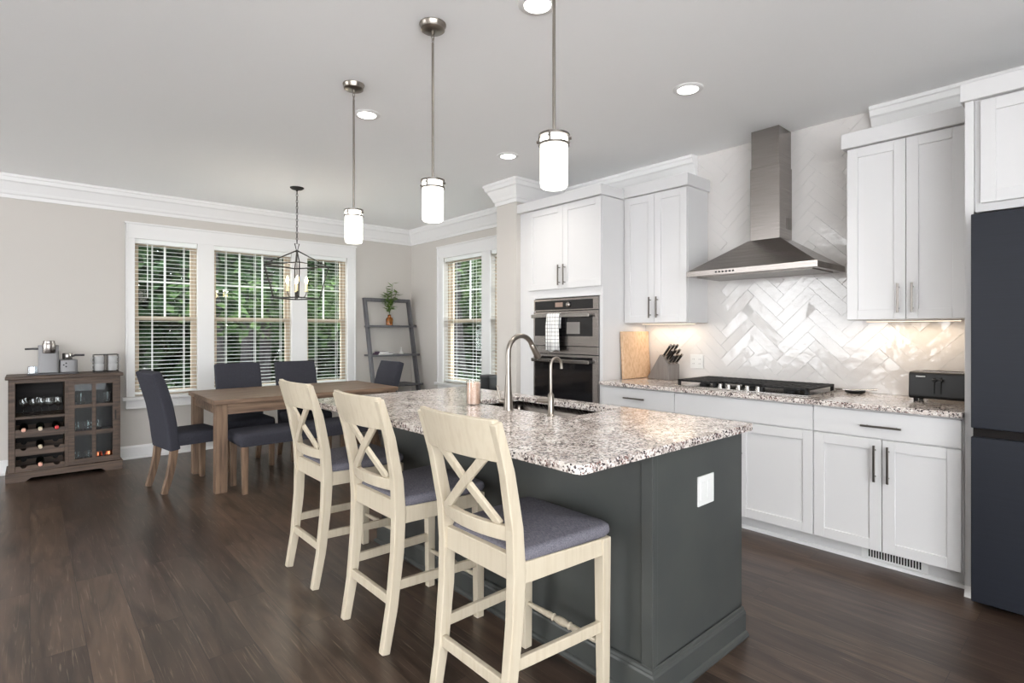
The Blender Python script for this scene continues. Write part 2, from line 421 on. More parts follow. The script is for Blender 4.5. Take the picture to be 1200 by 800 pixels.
BW = [(0.807, 1.393), (1.546, 2.416), (2.595, 3.137)]   # back window openings
WZ0, WZ1 = 0.625, 2.285
SW = [(5.169, 6.005), (4.2, 5.02)]                        # side window openings (y)
bm = B()
xs = [XL-T]+[v for w in BW for v in w]+[XW+T]
box(bm, xs[0], xs[-1], YB, YB+T, 0, WZ0); box(bm, xs[0], xs[-1], YB, YB+T, WZ1, ZC)
for i in range(0, len(xs), 2): box(bm, xs[i], xs[i+1], YB, YB+T, WZ0, WZ1)
struct('wall_back', bm, 'wall', 'greige painted wall with the triple window')
bm = B()
ys = [YR, 4.2, 5.02, 5.169, 6.005, YB]
box(bm, XW, XW+T, ys[0], ys[-1], 0, WZ0); box(bm, XW, XW+T, ys[0], ys[-1], WZ1, ZC)
for i in range(0, len(ys), 2): box(bm, XW, XW+T, ys[i], ys[i+1], WZ0, WZ1)
struct('wall_right', bm, 'wall', 'greige painted wall behind the kitchen run')
struct('wall_left_unseen', box(B(), XL-T, XL, YR, 3.0, 0, ZC), 'wall', 'unseen greige painted side wall, cut short to let light into the dining end')  # out of view; its length is set to balance light between island and dining end
struct('wall_rear', box(B(), 1.3, XW+T, YR-T, YR, 0, ZC), 'wall', 'unseen greige painted wall added behind the camera to hold light off the kitchen')  # unseen, added to block part of the open rear and dim the kitchen side
struct('wall_return', box(B(), 3.45, XW, 3.83, 4.12, 0, ZC), 'wall', 'short painted return wall beside the oven cabinet')

# crown and base
crown = [(0, 2.545), (0.014, 2.545), (0.016, 2.575), (0.026, 2.585), (0.034, 2.61), (0.07, 2.68), (0.084, 2.69), (0.092, 2.722), (0.1, 2.728), (0.1, ZC), (0, ZC)]
struct('trim_1', sweep(B(), [(XL, YB), (XW, YB), (XW, 4.12), (3.45, 4.12), (3.45, 3.83), (XW, 3.83), (XW, 2.33)], crown), 'trim', 'white crown molding')
struct('trim_2', sweep(B(), [(XW, 1.09), (XW, -2)], crown), 'trim', 'white crown molding above the refrigerator side')
basep = [(0, 0), (0.026, 0), (0.026, 0.012), (0.016, 0.022), (0.016, 0.115), (0.01, 0.128), (0.006, 0.135), (0, 0.135)]
struct('baseboard_back', sweep(B(), [(XL, YB), (XW, YB)], basep), 'trim', 'white baseboard')
struct('baseboard_right', sweep(B(), [(XW, YB-0.03), (XW, 4.12), (3.45, 4.12), (3.45, 3.83)], basep), 'trim', 'white baseboard of the side wall')

# window casings
def casing_box(bm, ax, a0, a1, z0, z1, out0, out1):
    if ax == 'x': box(bm, a0, a1, YB-out1, YB-out0, z0, z1)
    else: box(bm, XW-out1, XW-out0, a0, a1, z0, z1)
def casing(name, ax, outer, openings, label):
    bm = B(); o0, o1 = outer
    ops = sorted(openings)
    casing_box(bm, ax, o0, o1, WZ1-0.005, 2.44, 0, 0.02)
    casing_box(bm, ax, o0-0.012, o1+0.012, 2.425, 2.445, 0, 0.034)
    eds = [o0]+[v for w in ops for v in w]+[o1]
    for i in range(0, len(eds), 2):
        a, b = eds[i], eds[i+1]
        a2 = a-0.0 if i == 0 else a-0.006
        b2 = b if i == len(eds)-2 else b+0.006
        if i == 0: b2 = b+0.006
        casing_box(bm, ax, a2, b2, 0.64, WZ1-0.005, 0, 0.02)
    casing_box(bm, ax, o0, o0+0.014, 0.64, 2.44, 0, 0.032); casing_box(bm, ax, o1-0.014, o1, 0.64, 2.44, 0, 0.032)
    casing_box(bm, ax, o0-0.03, o1+0.03, 0.605, 0.64, -0.1, 0.055)      # stool
    casing_box(bm, ax, o0, o1, 0.515, 0.605, 0, 0.02)                    # apron
    casing_box(bm, ax, o0, o1, 0.515, 0.53, 0, 0.03)
    return struct(name, bm, 'trim', label, bev=0.003)
casing('trim_3', 'x', (0.735, 3.245), BW, 'white casing and sill around the triple window')
casing('trim_4', 'y', (4.125, 6.126), SW, 'white casing and sill around the side windows')

def window(n, ax, a0, a1, cols):
    def bx(bm, p0, p1, z0, z1, d0, d1):
        if ax == 'x': box(bm, p0, p1, YB+d0, YB+d1, z0, z1)
        else: box(bm, XW+d0, XW+d1, p0, p1, z0, z1)
    z0, z1, zm = WZ0+0.015, WZ1, 1.455
    bm = B(); f = 0.02
    bx(bm, a0, a0+f, z0, z1, 0.07, 0.155); bx(bm, a1-f, a1, z0, z1, 0.07, 0.155)
    bx(bm, a0+f, a1-f, z1-f, z1, 0.07, 0.155); bx(bm, a0+f, a1-f, z0, z0+f, 0.07, 0.155)
    w = struct('window_%d' % n, bm, 'almond', 'double hung almond window')
    for (s0, s1, d0, name) in ((z0+f, zm+0.022, 0.075, 'sash'), (zm-0.022, z1-f, 0.11, 'sash')):
        bm = B(); s = 0.032; d1 = d0+0.033
        bx(bm, a0+f, a0+f+s, s0, s1, d0, d1); bx(bm, a1-f-s, a1-f, s0, s1, d0, d1)
        bx(bm, a0+f+s, a1-f-s, s0, s0+s, d0, d1); bx(bm, a0+f+s, a1-f-s, s1-s, s1, d0, d1)
        so = struct('window_sash', bm, 'almond', parent=w)
        bm = B(); bx(bm, a0+f+s, a1-f-s, s0+s, s1-s, d0+0.013, d0+0.018); struct('window_pane', bm, 'pane', parent=so)
        if d0 > 0.1:
            bm = B(); g0, g1 = a0+f+s, a1-f-s
            for k in range(1, cols): c = g0+(g1-g0)*k/cols; bx(bm, c-0.009, c+0.009, s0+s, s1-s, d0+0.008, d0+0.024)
            c = (s0+s1)/2; bx(bm, g0, g1, c-0.009, c+0.009, d0+0.009, d0+0.023)
            struct('window_muntin', bm, 'trim', parent=so)
    return w
for i, (w, c) in enumerate(zip(BW, (2, 3, 2))): window(i+1, 'x', w[0], w[1], c)
for i, w in enumerate(SW): window(4+i, 'y', w[0], w[1], 2)

def blind(ax, a0, a1, label, cords, wand=None, bottom=0.67):
    c = (a0+a1)/2
    loc = (c, YB+0.035, WZ1) if ax == 'x' else (XW+0.035, c, WZ1)
    t = thing('window_blind', label, 'blind', loc, group='white horizontal blinds')
    g = 0.008
    def bx(bm, p0, p1, z0, z1, d0, d1):
        if ax == 'x': box(bm, p0, p1, YB+0.035+d0, YB+0.035+d1, z0, z1)
        else: box(bm, XW+0.035+d0, XW+0.035+d1, p0, p1, z0, z1)
    bm = B(); bx(bm, a0+g, a1-g, WZ1-0.05, WZ1-0.002, -0.028, 0.028); part('headrail', bm, 'blind', t, bev=0.003)
    bm = B(); z = WZ1-0.075; n = 0
    while z > bottom+0.03:
        a = 0.03  # slat pitch angle
        dz = math.sin(a)*0.024; dy = 0.024
        q = []
        for (d, zz) in ((-dy, z-dz), (0, z+0.002), (dy, z+dz)):
            q.append((d, zz))
        ring = [(d, zz+0.001) for d, zz in q]+[(d, zz-0.001) for d, zz in reversed(q)]
        if ax == 'x': loft(bm, [[(p, YB+0.035+d, zz) for d, zz in ring] for p in (a0+g, a1-g)])
        else: loft(bm, [[(XW+0.035+d, p, zz) for d, zz in ring] for p in (a0+g, a1-g)])
        z -= 0.0415; n += 1
    part('slats', bm, 'blind', t)
    bm = B(); bx(bm, a0+g, a1-g, bottom-0.012, bottom+0.012, -0.025, 0.025); part('bottom_rail', bm, 'blind', t, bev=0.003)
    for fr in cords:
        p = a0+(a1-a0)*fr; bm = B()
        for d in (-0.0265, 0.0265): bx(bm, p-0.0025, p+0.0025, bottom, WZ1-0.05, d-0.0008, d+0.0008)
        part('ladder_cord', bm, 'blind', t)
    if wand:
        p = a0+(a1-a0)*wand
        pt = (p, YB-0.002, 0) if ax == 'x' else (XW-0.002, p, 0)
        part('tilt_wand', tube(B(), [(pt[0], pt[1], WZ1-0.04), (pt[0], pt[1], WZ1-0.62)], 0.004, 6), 'blind', t, smooth=40)
blind('x', *BW[0], 'white horizontal blind in the left window of the triple, beside the wine cabinet', (0.28, 0.78), 0.2)
blind('x', *BW[1], 'white horizontal blind in the wide middle window of the triple', (0.16, 0.52, 0.86))
blind('x', *BW[2], 'white horizontal blind in the right window of the triple, next to the ladder shelf', (0.25, 0.75))
blind('y', *SW[0], 'white horizontal blind in the side window right of the room corner', (0.25, 0.75))
blind('y', *SW[1], 'white horizontal blind half hidden behind the painted return wall', (0.25, 0.75))

# backsplash: herringbone of individual glazed tiles set on grout
def clip(poly, y0, y1, z0, z1):
    for ax, lim, sg in ((0, y0, 1), (0, y1, -1), (1, z0, 1), (1, z1, -1)):
        out = []
        for i in range(len(poly)):
            a, b = poly[i-1], poly[i]
            da, db = (a[ax]-lim)*sg, (b[ax]-lim)*sg
            if (da >= 0) != (db >= 0):
                t = da/(da-db); out.append((a[0]+(b[0]-a[0])*t, a[1]+(b[1]-a[1])*t))
            if db >= 0: out.append(b)
        poly = out
        if len(poly) < 3: return []
    return poly
bs = struct('wall_backsplash', box(B(), XW-0.009, XW, 0.537, 2.834, 0.914, ZC), 'grout', 'white glazed herringbone tile wall')
bm = B(); W_, n_ = 0.076, 4; g = 0.0012
cy, cz = 1.7, 1.85; c45 = math.sqrt(0.5)
for j in range(-30, 31):
    for i in range(-30, 31):
        r = (i-j) % (2*n_)
        if r == 0: rc = (i*W_, (i+n_)*W_, j*W_, (j+1)*W_)
        elif r == 2*n_-1: rc = (i*W_, (i+1)*W_, j*W_, (j+n_)*W_)
        else: continue
        cor = [(rc[0]+g, rc[2]+g), (rc[1]-g, rc[2]+g), (rc[1]-g, rc[3]-g), (rc[0]+g, rc[3]-g)]
        cor = [(cy+(a-b)*c45, cz+(a+b)*c45) for a, b in cor]
        po = clip(cor, 0.539, 2.832, 0.916, ZC-0.002)
        if not po: continue
        # drop duplicate points
        q = [p for k, p in enumerate(po) if math.dist(p, po[k-1]) > 1e-4]
        if len(q) < 3: continue
        mx = sum(p[0] for p in q)/len(q); mz = sum(p[1] for p in q)/len(q)
        ta, tb = random.gauss(0, 0.012), random.gauss(0, 0.012)
        top = [(XW-0.011+(p[0]-mx)*ta+(p[1]-mz)*tb, mx+(p[0]-mx)*0.996, mz+(p[1]-mz)*0.996) for p in q]
        loft(bm, [[(XW-0.0085, p[0], p[1]) for p in q], top])
struct('tile_surface', bm, 'tile', parent=bs)

# ------------------------------------------------------------------ lamps
def recessed(x, y, label):
    t = thing('recessed_light', label, 'ceiling light', (x, y, ZC), group='recessed ceiling lights')
    bm = B(); lathe(bm, (x, y, ZC), [(0.058, -0.001), (0.06, -0.008), (0.082, -0.006), (0.088, -0.001)], 32, caps=False)
    part('trim_ring', bm, 'trim', t, smooth=60)
    part('lens', lathe(B(), (x, y, ZC), [(0.059, -0.0005), (0.059, -0.004)], 32), 'can_lens', t, smooth=40)
    ld = bpy.data.lights.new('can_beam', 'AREA'); ld.shape = 'DISK'; ld.size = 0.11; ld.energy = CAN_W; ld.color = (1, 0.95, 0.88); ld.spread = math.radians(125)
    lo = bpy.data.objects.new('can_beam', ld); COL.objects.link(lo); lo.location = (0, 0, -0.012); lo.parent = t
recessed(1.665, 1.71, 'round recessed ceiling light cut by the top edge, beside the nearest pendant')
recessed(2.915, 1.72, 'round recessed ceiling light in front of the range hood')
recessed(1.668, 3.33, 'round recessed ceiling light behind the farthest pendant canopy')
recessed(2.925, 3.35, 'round recessed ceiling light above the oven cabinet corner')

PX = 1.41
def pendant(y, label):
    t = thing('pendant_light', label, 'pendant light', (PX, y, ZC), group='glass pendants over the island')
    c = (PX, y, 0)
    part('canopy', lathe(B(), (PX, y, ZC), [(0.062, 0), (0.062, -0.006), (0.058, -0.012), (0.056, -0.026), (0.05, -0.03), (0.012, -0.031)], 32), 'nickel', t, smooth=40)
    bm = B(); tube(bm, [(PX, y, ZC-0.03), (PX, y, ZC-0.05)], 0.007, 10)
    tube(bm, [(PX+0.006*math.cos(a), y, ZC-0.06+0.014*math.sin(a)) for a in [k*PI/6 for k in range(12)]], 0.0022, 6, closed=True)
    tube(bm, [(PX, y+0.006*math.cos(a), ZC-0.078+0.012*math.sin(a)) for a in [k*PI/6 for k in range(12)]], 0.0022, 6, closed=True)
    part('hanging_loop', bm, 'nickel', t, smooth=60)
    part('rod', tube(B(), [(PX, y, ZC-0.088), (PX, y, 2.03)], 0.0058, 10), 'nickel', t, smooth=60)
    bm = B()
    for z in (2.018, 1.985):
        lathe(bm, (PX, y, z), [(0.05, -0.004), (0.0555, -0.004), (0.0555, 0.004), (0.05, 0.004), (0.05, -0.004)], 32, caps=False)
    lathe(bm, (PX, y, 2.018), [(0.001, 0.012), (0.012, 0.012), (0.013, 0.004), (0.053, 0.003), (0.053, 0), (0.001, 0)], 32)
    part('band', bm, 'pull', t, smooth=40)
    for k in range(4):
        a = k*PI/2+0.5
        bm = B(); x2, y2 = PX+0.0545*math.cos(a), y+0.0545*math.sin(a)
        tube(bm, [(x2, y2, 1.985), (x2, y2, 2.018)], 0.004, 8)
        tube(bm, [(PX+0.052*math.cos(a), y+0.052*math.sin(a), 2.002), (PX+0.064*math.cos(a), y+0.064*math.sin(a), 2.002)], 0.0055, 8)
        part('strap', bm, 'pull', t, smooth=50)
    part('glass_shade', lathe(B(), (PX, y, 0), [(0.047, 2.014), (0.0495, 2.01), (0.0495, 1.85), (0.048, 1.836), (0.042, 1.83), (0.001, 1.829)], 32), 'pend_glass', t, smooth=50)
pendant(1.364, 'nickel pendant with lit glass cylinder, nearest and highest-hung in view, before the tall oven cabinet')
pendant(2.15, 'nickel pendant with lit glass cylinder, middle of the three over the island')
pendant(2.98, 'nickel pendant with lit glass cylinder, farthest of the three, next to the dining lantern')

# lantern chandelier
CX, CY = 1.995, 5.488
t = thing('lantern_chandelier', 'dark open-frame lantern chandelier with candle bulbs over the dining table', 'chandelier', (CX, CY, ZC))
part('canopy', lathe(B(), (CX, CY, ZC), [(0.066, 0), (0.066, -0.006), (0.05, -0.018), (0.012, -0.026), (0.01, -0.034), (0.002, -0.036)], 28), 'bronze', t, smooth=40)
bm = B(); z = ZC-0.045; k = 0
while z > 2.2:
    pts = []
    for q in range(10):
        a = q*2*PI/10; u, v = 0.008*math.cos(a), 0.019*math.sin(a)
        pts.append((CX+u, CY, z+v) if k % 2 else (CX, CY+u, z+v))
    tube(bm, pts, 0.0026, 6, closed=True); z -= 0.031; k += 1
part('chain', bm, 'bronze', t, smooth=60)
ang0 = math.atan2(-CY, -CX)+0.07
def cor(r, z): return [(CX+r*math.cos(ang0+k*PI/2), CY+r*math.sin(ang0+k*PI/2), z) for k in range(4)]
U, Lw = cor(0.3, 1.972), cor(0.213, 1.645)
bm = B(); ap = (CX, CY, 2.115)
for k in range(4):
    tube(bm, [(CX+0.01*math.cos(ang0+k*PI/2), CY+0.01*math.sin(ang0+k*PI/2), 2.118), U[k], Lw[k]], 0.0065, 6)
tube(bm, U, 0.0065, 6, closed=True); tube(bm, Lw, 0.0065, 6, closed=True)
tube(bm, [(CX, CY, 2.1), (CX-0.022, CY, 2.19), (CX+0.022, CY, 2.19)], 0.005, 6, closed=True)
lathe(bm, ap, [(0.004, 0.015), (0.018, 0.006), (0.018, -0.006), (0.004, -0.015)], 12)
part('lantern_frame', bm, 'bronze', t, smooth=40)
bm = B()
tube(bm, [(CX, CY, 2.1), (CX, CY, 1.66)], 0.005, 8)
lathe(bm, (CX, CY, 1.66), [(0.004, -0.02), (0.014, -0.008), (0.014, 0.01), (0.004, 0.02)], 12)
cand = []
for k in range(4):
    a = ang0+k*PI/2; R = 0.088
    pts = [(CX+R*s*math.cos(a), CY+R*s*math.sin(a), zz) for s, zz in ((0, 1.665), (0.5, 1.65), (0.85, 1.665), (1, 1.7), (1, 1.715))]
    tube(bm, pts, 0.004, 6); cand.append((pts[-1][0], pts[-1][1]))
part('candle_arms', bm, 'bronze', t, smooth=50)
for (x, y) in cand:
    s_ = part('candle', lathe(B(), (x, y, 1.715), [(0.02, 0), (0.022, 0.004), (0.012, 0.008), (0.012, 0.075), (0.009, 0.078)], 14), 'sleeve', t, smooth=40)
    ld = bpy.data.lights.new('bulb_glow', 'POINT'); ld.energy = 1.6; ld.shadow_soft_size = 0.015; ld.color = (1, 0.92, 0.8)
    lo = bpy.data.objects.new('bulb_glow', ld); COL.objects.link(lo); lo.location = (x-CX, y-CY, 1.885-ZC); lo.parent = t
    part('bulb', lathe(B(), (x, y, 1.792), [(0.006, 0), (0.013, 0.018), (0.0145, 0.03), (0.01, 0.05), (0.004, 0.068), (0.001, 0.075)], 14), 'flame', s_, smooth=60)

# ------------------------------------------------------------------ kitchen run
XD, XBOX = 3.48, 3.50    # door face, box front
def shaker(name, parent, x, y0, y1, z0, z1, m='cabinet', fr=0.058, th=0.02):
    """Shaker door facing -X with its face at x."""
    bm = B()
    box(bm, x, x+th, y0, y0+fr, z0, z1); box(bm, x, x+th, y1-fr, y1, z0, z1)
    box(bm, x, x+th, y0+fr, y1-fr, z0, z0+fr); box(bm, x, x+th, y0+fr, y1-fr, z1-fr, z1)
    box(bm, x+0.01, x+th-0.002, y0+fr-0.002, y1-fr+0.002, z0+fr-0.002, z1-fr+0.002)
    return part(name, bm, m, parent, bev=0.0016, seg=1)
def pull(parent, x, y, z, L, vert=True, m='pull'):
    bm = B(); r = 0.006
    if vert:
        box(bm, x-0.034, x-0.024, y-0.0055, y+0.0055, z-L/2, z+L/2)
        for s in (-1, 1): tube(bm, [(x+0.001, y, z+s*L*0.36), (x-0.028, y, z+s*L*0.36)], 0.0045, 8)
    else:
        box(bm, x-0.034, x-0.024, y-L/2, y+L/2, z-0.0055, z+0.0055)
        for s in (-1, 1): tube(bm, [(x+0.001, y+s*L*0.36, z), (x-0.028, y+s*L*0.36, z)], 0.0045, 8)
    return part('handle', bm, m, parent, bev=0.0015)
def slab(name, parent, y0, y1, z0, z1): return part(name, box(B(), XD, XD+0.02, y0, y1, z0, z1), 'cabinet', parent, bev=0.002)

def base_body(t, y0, y1):
    bm = B(); box(bm, XBOX, XW-0.002, y0+0.0005, y1-0.0005, 0.105, 0.884); part('carcass', bm, 'cabinet', t)
    bm = B(); box(bm, 3.59, XW-0.002, y0+0.0005, y1-0.0005, 0.0, 0.105)
    part('toe_kick', bm, 'cabinet', t)
    bm = B(); prism(bm, [(3.572, 0), (3.59, 0), (3.59, 0.02), (3.582, 0.018), (3.575, 0.011)], y0+0.0005, y1-0.0005, 'y'); part('shoe_molding', bm, 'trim', t)
G = 0.002
t = thing('base_cabinet', 'white base cabinet nearest the refrigerator, one drawer over two doors', 'cabinet', (3.8, 0.885, 0), group='white base cabinets along the wall')
base_body(t, 0.537, 1.232)
d = slab('drawer', t, 0.545, 1.232-G, 0.73, 0.872); pull(d, XD, 0.885, 0.795, 0.19, False)
d = shaker('door', t, XD, 0.545, 0.884-G, 0.11, 0.722); pull(d, XD, 0.852, 0.592, 0.2)
d = shaker('door', t, XD, 0.884+G, 1.232-G, 0.11, 0.722); pull(d, XD, 0.915, 0.592, 0.2)
bm = B(); box(bm, 3.584, 3.591, 0.70, 1.01, 0.022, 0.1)
v = part('vent_grille', bm, 'trim', t)
bm = B()
for k in range(19): yy = 0.73+k*0.0132; box(bm, 3.5828, 3.5845, yy, yy+0.0075, 0.034, 0.09)
part('vent_slots', bm, 'slot', v)
t = thing('base_cabinet', 'white base cabinet under the gas cooktop', 'cabinet', (3.8, 1.7, 0), group='white base cabinets along the wall')
base_body(t, 1.232, 2.163)
slab('false_drawer_front', t, 1.232+G, 2.163-G, 0.73, 0.872)
d = shaker('door', t, XD, 1.232+G, 1.697-G, 0.11, 0.722); pull(d, XD, 1.665, 0.592, 0.2)
d = shaker('door', t, XD, 1.697+G, 2.163-G, 0.11, 0.722); pull(d, XD, 1.729, 0.592, 0.2)
t = thing('base_cabinet', 'white drawer cabinet beside the tall oven cabinet', 'cabinet', (3.8, 2.5, 0), group='white base cabinets along the wall')
base_body(t, 2.163, 2.832)
for z0, z1 in ((0.73, 0.872), (0.422, 0.722), (0.11, 0.414)):
    d = slab('drawer', t, 2.163+G, 2.832-G, z0, z1); pull(d, XD, 2.5, (z0+z1)/2, 0.19, False)

ct = finish('countertop', box(B(), 3.448, XW-0.005, 0.537, 2.831, 0.8842, 0.914), 'granite', bev=0.004, base=Vector((0, 0, 0)))
tag(ct, 'speckled granite countertop along the kitchen wall', 'countertop')

def upper(label, y0, y1, ymid):
    t = thing('wall_cabinet', label, 'cabinet', ((3.8+XW)/2, (y0+y1)/2, 1.385), group='white upper cabinets')
    part('carcass', box(B(), 3.80, XW-0.012, y0, y1, 1.385, 2.445), 'cabinet', t, bev=0.002)
    part('top_trim', box(B(), 3.752, XW-0.012, y0-0.022, y1+(0.022 if y1 < 2 else 0), 2.437, 2.53), 'cabinet', t, bev=0.004)
    d = shaker('door', t, 3.778, y0+0.003, ymid-0.0015, 1.387, 2.433); pull(d, 3.778, ymid-0.034, 1.51, 0.17)
    d = shaker('door', t, 3.778, ymid+0.0015, y1-0.003, 1.387, 2.433); pull(d, 3.778, ymid+0.034, 1.51, 0.17)
    lb = thing('under_cabinet_light', 'warm strip light under the ' + ('right' if y1 < 2 else 'left') + ' upper cabinet', 'strip light', (3.98, (y0+y1)/2, 1.385), group='under-cabinet strip lights')
    part('housing', box(B(), 3.95, 4.01, y0+0.05, y1-0.05, 1.3775, 1.3852), 'trim', lb, bev=0.002)
    part('lens', box(B(), 3.955, 4.005, y0+0.06, y1-0.06, 1.375, 1.378), 'strip_lens', lb)
    ld = bpy.data.lights.new('strip_glow', 'AREA'); ld.shape = 'RECTANGLE'; ld.size = 0.05; ld.size_y = y1-y0-0.12; ld.energy = UNDER_W; ld.color = (1, 0.8, 0.58)
    lo = bpy.data.objects.new('strip_glow', ld); COL.objects.link(lo); lo.location = (0, 0, -0.0125); lo.parent = lb
upper('white two-door upper cabinet right of the range hood', 0.569, 1.147, 0.842)
upper('white two-door upper cabinet between the hood and the oven cabinet', 2.239, 2.831, 2.53)

# tall oven cabinet
t = thing('oven_cabinet', 'tall white cabinet holding the wall oven, two doors above', 'cabinet', (3.8, 3.29, 0))
bm = B(); y0, y1 = 2.834, 3.828
box(bm, XBOX, XW-0.002, y0, y0+0.02, 0.0, 2.428); box(bm, XBOX, XW-0.002, y1-0.02, y1, 0.0, 2.428)
box(bm, XBOX, XW-0.002, y0+0.02, y1-0.02, 1.615, 2.428)
box(bm, XBOX, XW-0.002, y0+0.02, y1-0.02, 0.105, 0.50); box(bm, 3.59, XW-0.002, y0+0.02, y1-0.02, 0, 0.105)
box(bm, 4.08, XW-0.002, y0+0.02, y1-0.02, 0.5, 1.615)
box(bm, XBOX, XBOX+0.02, y1-0.20, y1-0.02, 0.5, 1.615); box(bm, XBOX, XBOX+0.02, y0+0.02, y0+0.032, 0.5, 1.615)
part('carcass', bm, 'cabinet', t)
part('top_trim', box(B(), 3.452, XW-0.005, y0-0.022, y1, 2.428, 2.512), 'cabinet', t, bev=0.004)
d = shaker('door', t, XD, y0+0.004, 3.262-0.0015, 1.69, 2.424); pull(d, XD, 3.232, 1.81, 0.18)
d = shaker('door', t, XD, 3.262+0.0015, 3.7, 1.69, 2.424); pull(d, XD, 3.294, 1.81, 0.18)
d = slab('drawer', t, y0+0.004, 3.7, 0.115, 0.485); pull(d, XD, 3.26, 0.3, 0.19, False)

t = thing('wall_oven', 'stainless double wall oven with microwave above, built into the tall white cabinet', 'oven', (3.75, 3.25, 0.5))
oy0, oy1 = 2.868, 3.626
bm = B(); box(bm, XBOX+0.001, 4.07, oy0+0.005, oy1-0.005, 0.505, 1.608); part('body', bm, 'iron', t)
bm = B(); xs_ = XBOX-0.018
box(bm, xs_, XBOX, oy0, oy1, 1.497, 1.605); part('control_frame', bm, 'steel', t, bev=0.002)
cp = part('control_panel', box(B(), xs_-0.003, xs_, oy0+0.055, oy1-0.02, 1.508, 1.588), 'oven_glass', t)
part('display', box(B(), xs_-0.0042, xs_-0.003, 3.26, 3.35, 1.53, 1.57), 'display', cp)
part('dial', lathe(B(), (xs_-0.003, 3.19, 1.548), [(0.022, 0), (0.022, -0.012), (0.018, -0.015), (0.001, -0.015)], 20, axis='x'), 'steel', cp, smooth=40)
def handle_bar(d, z, x):
    bm = B(); box(bm, x-0.05, x-0.034, oy0+0.06, oy1-0.02, z-0.016, z+0.016)
    for yy in (oy0+0.09, oy1-0.05): box(bm, x-0.036, x, yy-0.01, yy+0.01, z-0.01, z+0.01)
    part('handle', bm, 'chrome', d, bev=0.004)
d = part('microwave_door', box(B(), xs_-0.004, XBOX, oy0, oy1, 1.19, 1.492), 'steel', t, bev=0.002)
w = part('door_glass', box(B(), xs_-0.006, xs_-0.003, oy0+0.055, oy1-0.02, 1.275, 1.455), 'oven_glass', d)
part('viewing_window', box(B(), xs_-0.0072, xs_-0.006, 3.06, 3.21, 1.295, 1.395), 'mw_window', d)
handle_bar(d, 1.452, xs_-0.006)
part('middle_trim', box(B(), xs_, XBOX, oy0, oy1, 1.12, 1.186), 'steel', t, bev=0.002)
d = part('oven_door', box(B(), xs_-0.004, XBOX, oy0, oy1, 0.515, 1.114), 'steel', t, bev=0.002)
part('door_glass', box(B(), xs_-0.006, xs_-0.003, oy0+0.055, oy1-0.02, 0.60, 1.095), 'oven_glass', d)
handle_bar(d, 1.06, xs_-0.006)

# dish towel over the microwave handle
bm = B(); rows = []; ty0, ty1 = 3.25, 3.40; hx = xs_-0.006
for k in range(9):
    yy = ty0+(ty1-ty0)*k/8; wv = 0.006*math.sin(k*1.3)+0.004*math.sin(k*2.9)
    lp = [(hx-0.028, 1.34), (hx-0.029, 1.455), (hx-0.033, 1.472), (hx-0.042, 1.476), (hx-0.054, 1.472), (hx-0.058, 1.455), (hx-0.060+wv*0.6, 1.36), (hx-0.058+wv, 1.25), (hx-0.056+wv*1.4, 1.145+0.008*math.sin(k*0.9))]
    rows.append([(x, yy+0.004*math.sin(z*20), z) for x, z in lp])
loft(bm, rows, ring=False, caps=False)
o = finish('dish_towel', bm, 'towel', smooth=60); md = o.modifiers.new('thick', 'SOLIDIFY'); md.thickness = 0.004
tag(o, 'white dish towel with dark grid lines hanging from the microwave handle', 'towel')

# range hood
HY0, HY1, HX = 1.252, 2.14, 3.606
t = thing('range_hood', 'stainless chimney range hood above the cooktop', 'range hood', (3.9, 1.69, 1.71))
bm = B(); rim0, rim1 = 1.713, 1.752
loft(bm, [[(HX, HY0, rim0), (HX, HY1, rim0), (XW-0.012, HY1, rim0), (XW-0.012, HY0, rim0)], [(HX, HY0, rim1), (HX, HY1, rim1), (XW-0.012, HY1, rim1), (XW-0.012, HY0, rim1)]])
part('canopy_rim', bm, 'steel', t, bev=0.002)
bm = B(); cyl0, cyl1, cx0 = 1.592, 1.798, 3.885
loft(bm, [[(HX+0.004, HY0+0.004, rim1), (HX+0.004, HY1-0.004, rim1), (XW-0.012, HY1-0.004, rim1), (XW-0.012, HY0+0.004, rim1)],
          [(cx0-0.01, cyl0-0.01, 1.965), (cx0-0.01, cyl1+0.01, 1.965), (XW-0.012, cyl1+0.01, 1.965), (XW-0.012, cyl0-0.01, 1.965)]])
part('canopy', bm, 'steel', t, bev=0.002)
part('chimney_lower', box(B(), cx0, XW-0.012, cyl0, cyl1, 1.965, 2.48), 'steel', t, bev=0.002)
part('chimney_upper', box(B(), cx0+0.006, XW-0.012, cyl0+0.006, cyl1-0.006, 2.48, ZC-0.001), 'steel', t, bev=0.002)
bm = B(); box(bm, 4.005, 4.085, cyl0-0.002, cyl0, 2.04, 2.12); vg = part('side_vent', bm, 'pull', t)
bm = B()
for k in range(6): box(bm, HX-0.004, HX, 1.78+k*0.025, 1.792+k*0.025, 1.728, 1.738)
part('control_button', bm, 'iron', t)
part('filter', box(B(), HX+0.06, XW-0.08, HY0+0.05, HY1-0.05, 1.708, 1.714), 'pull', t)

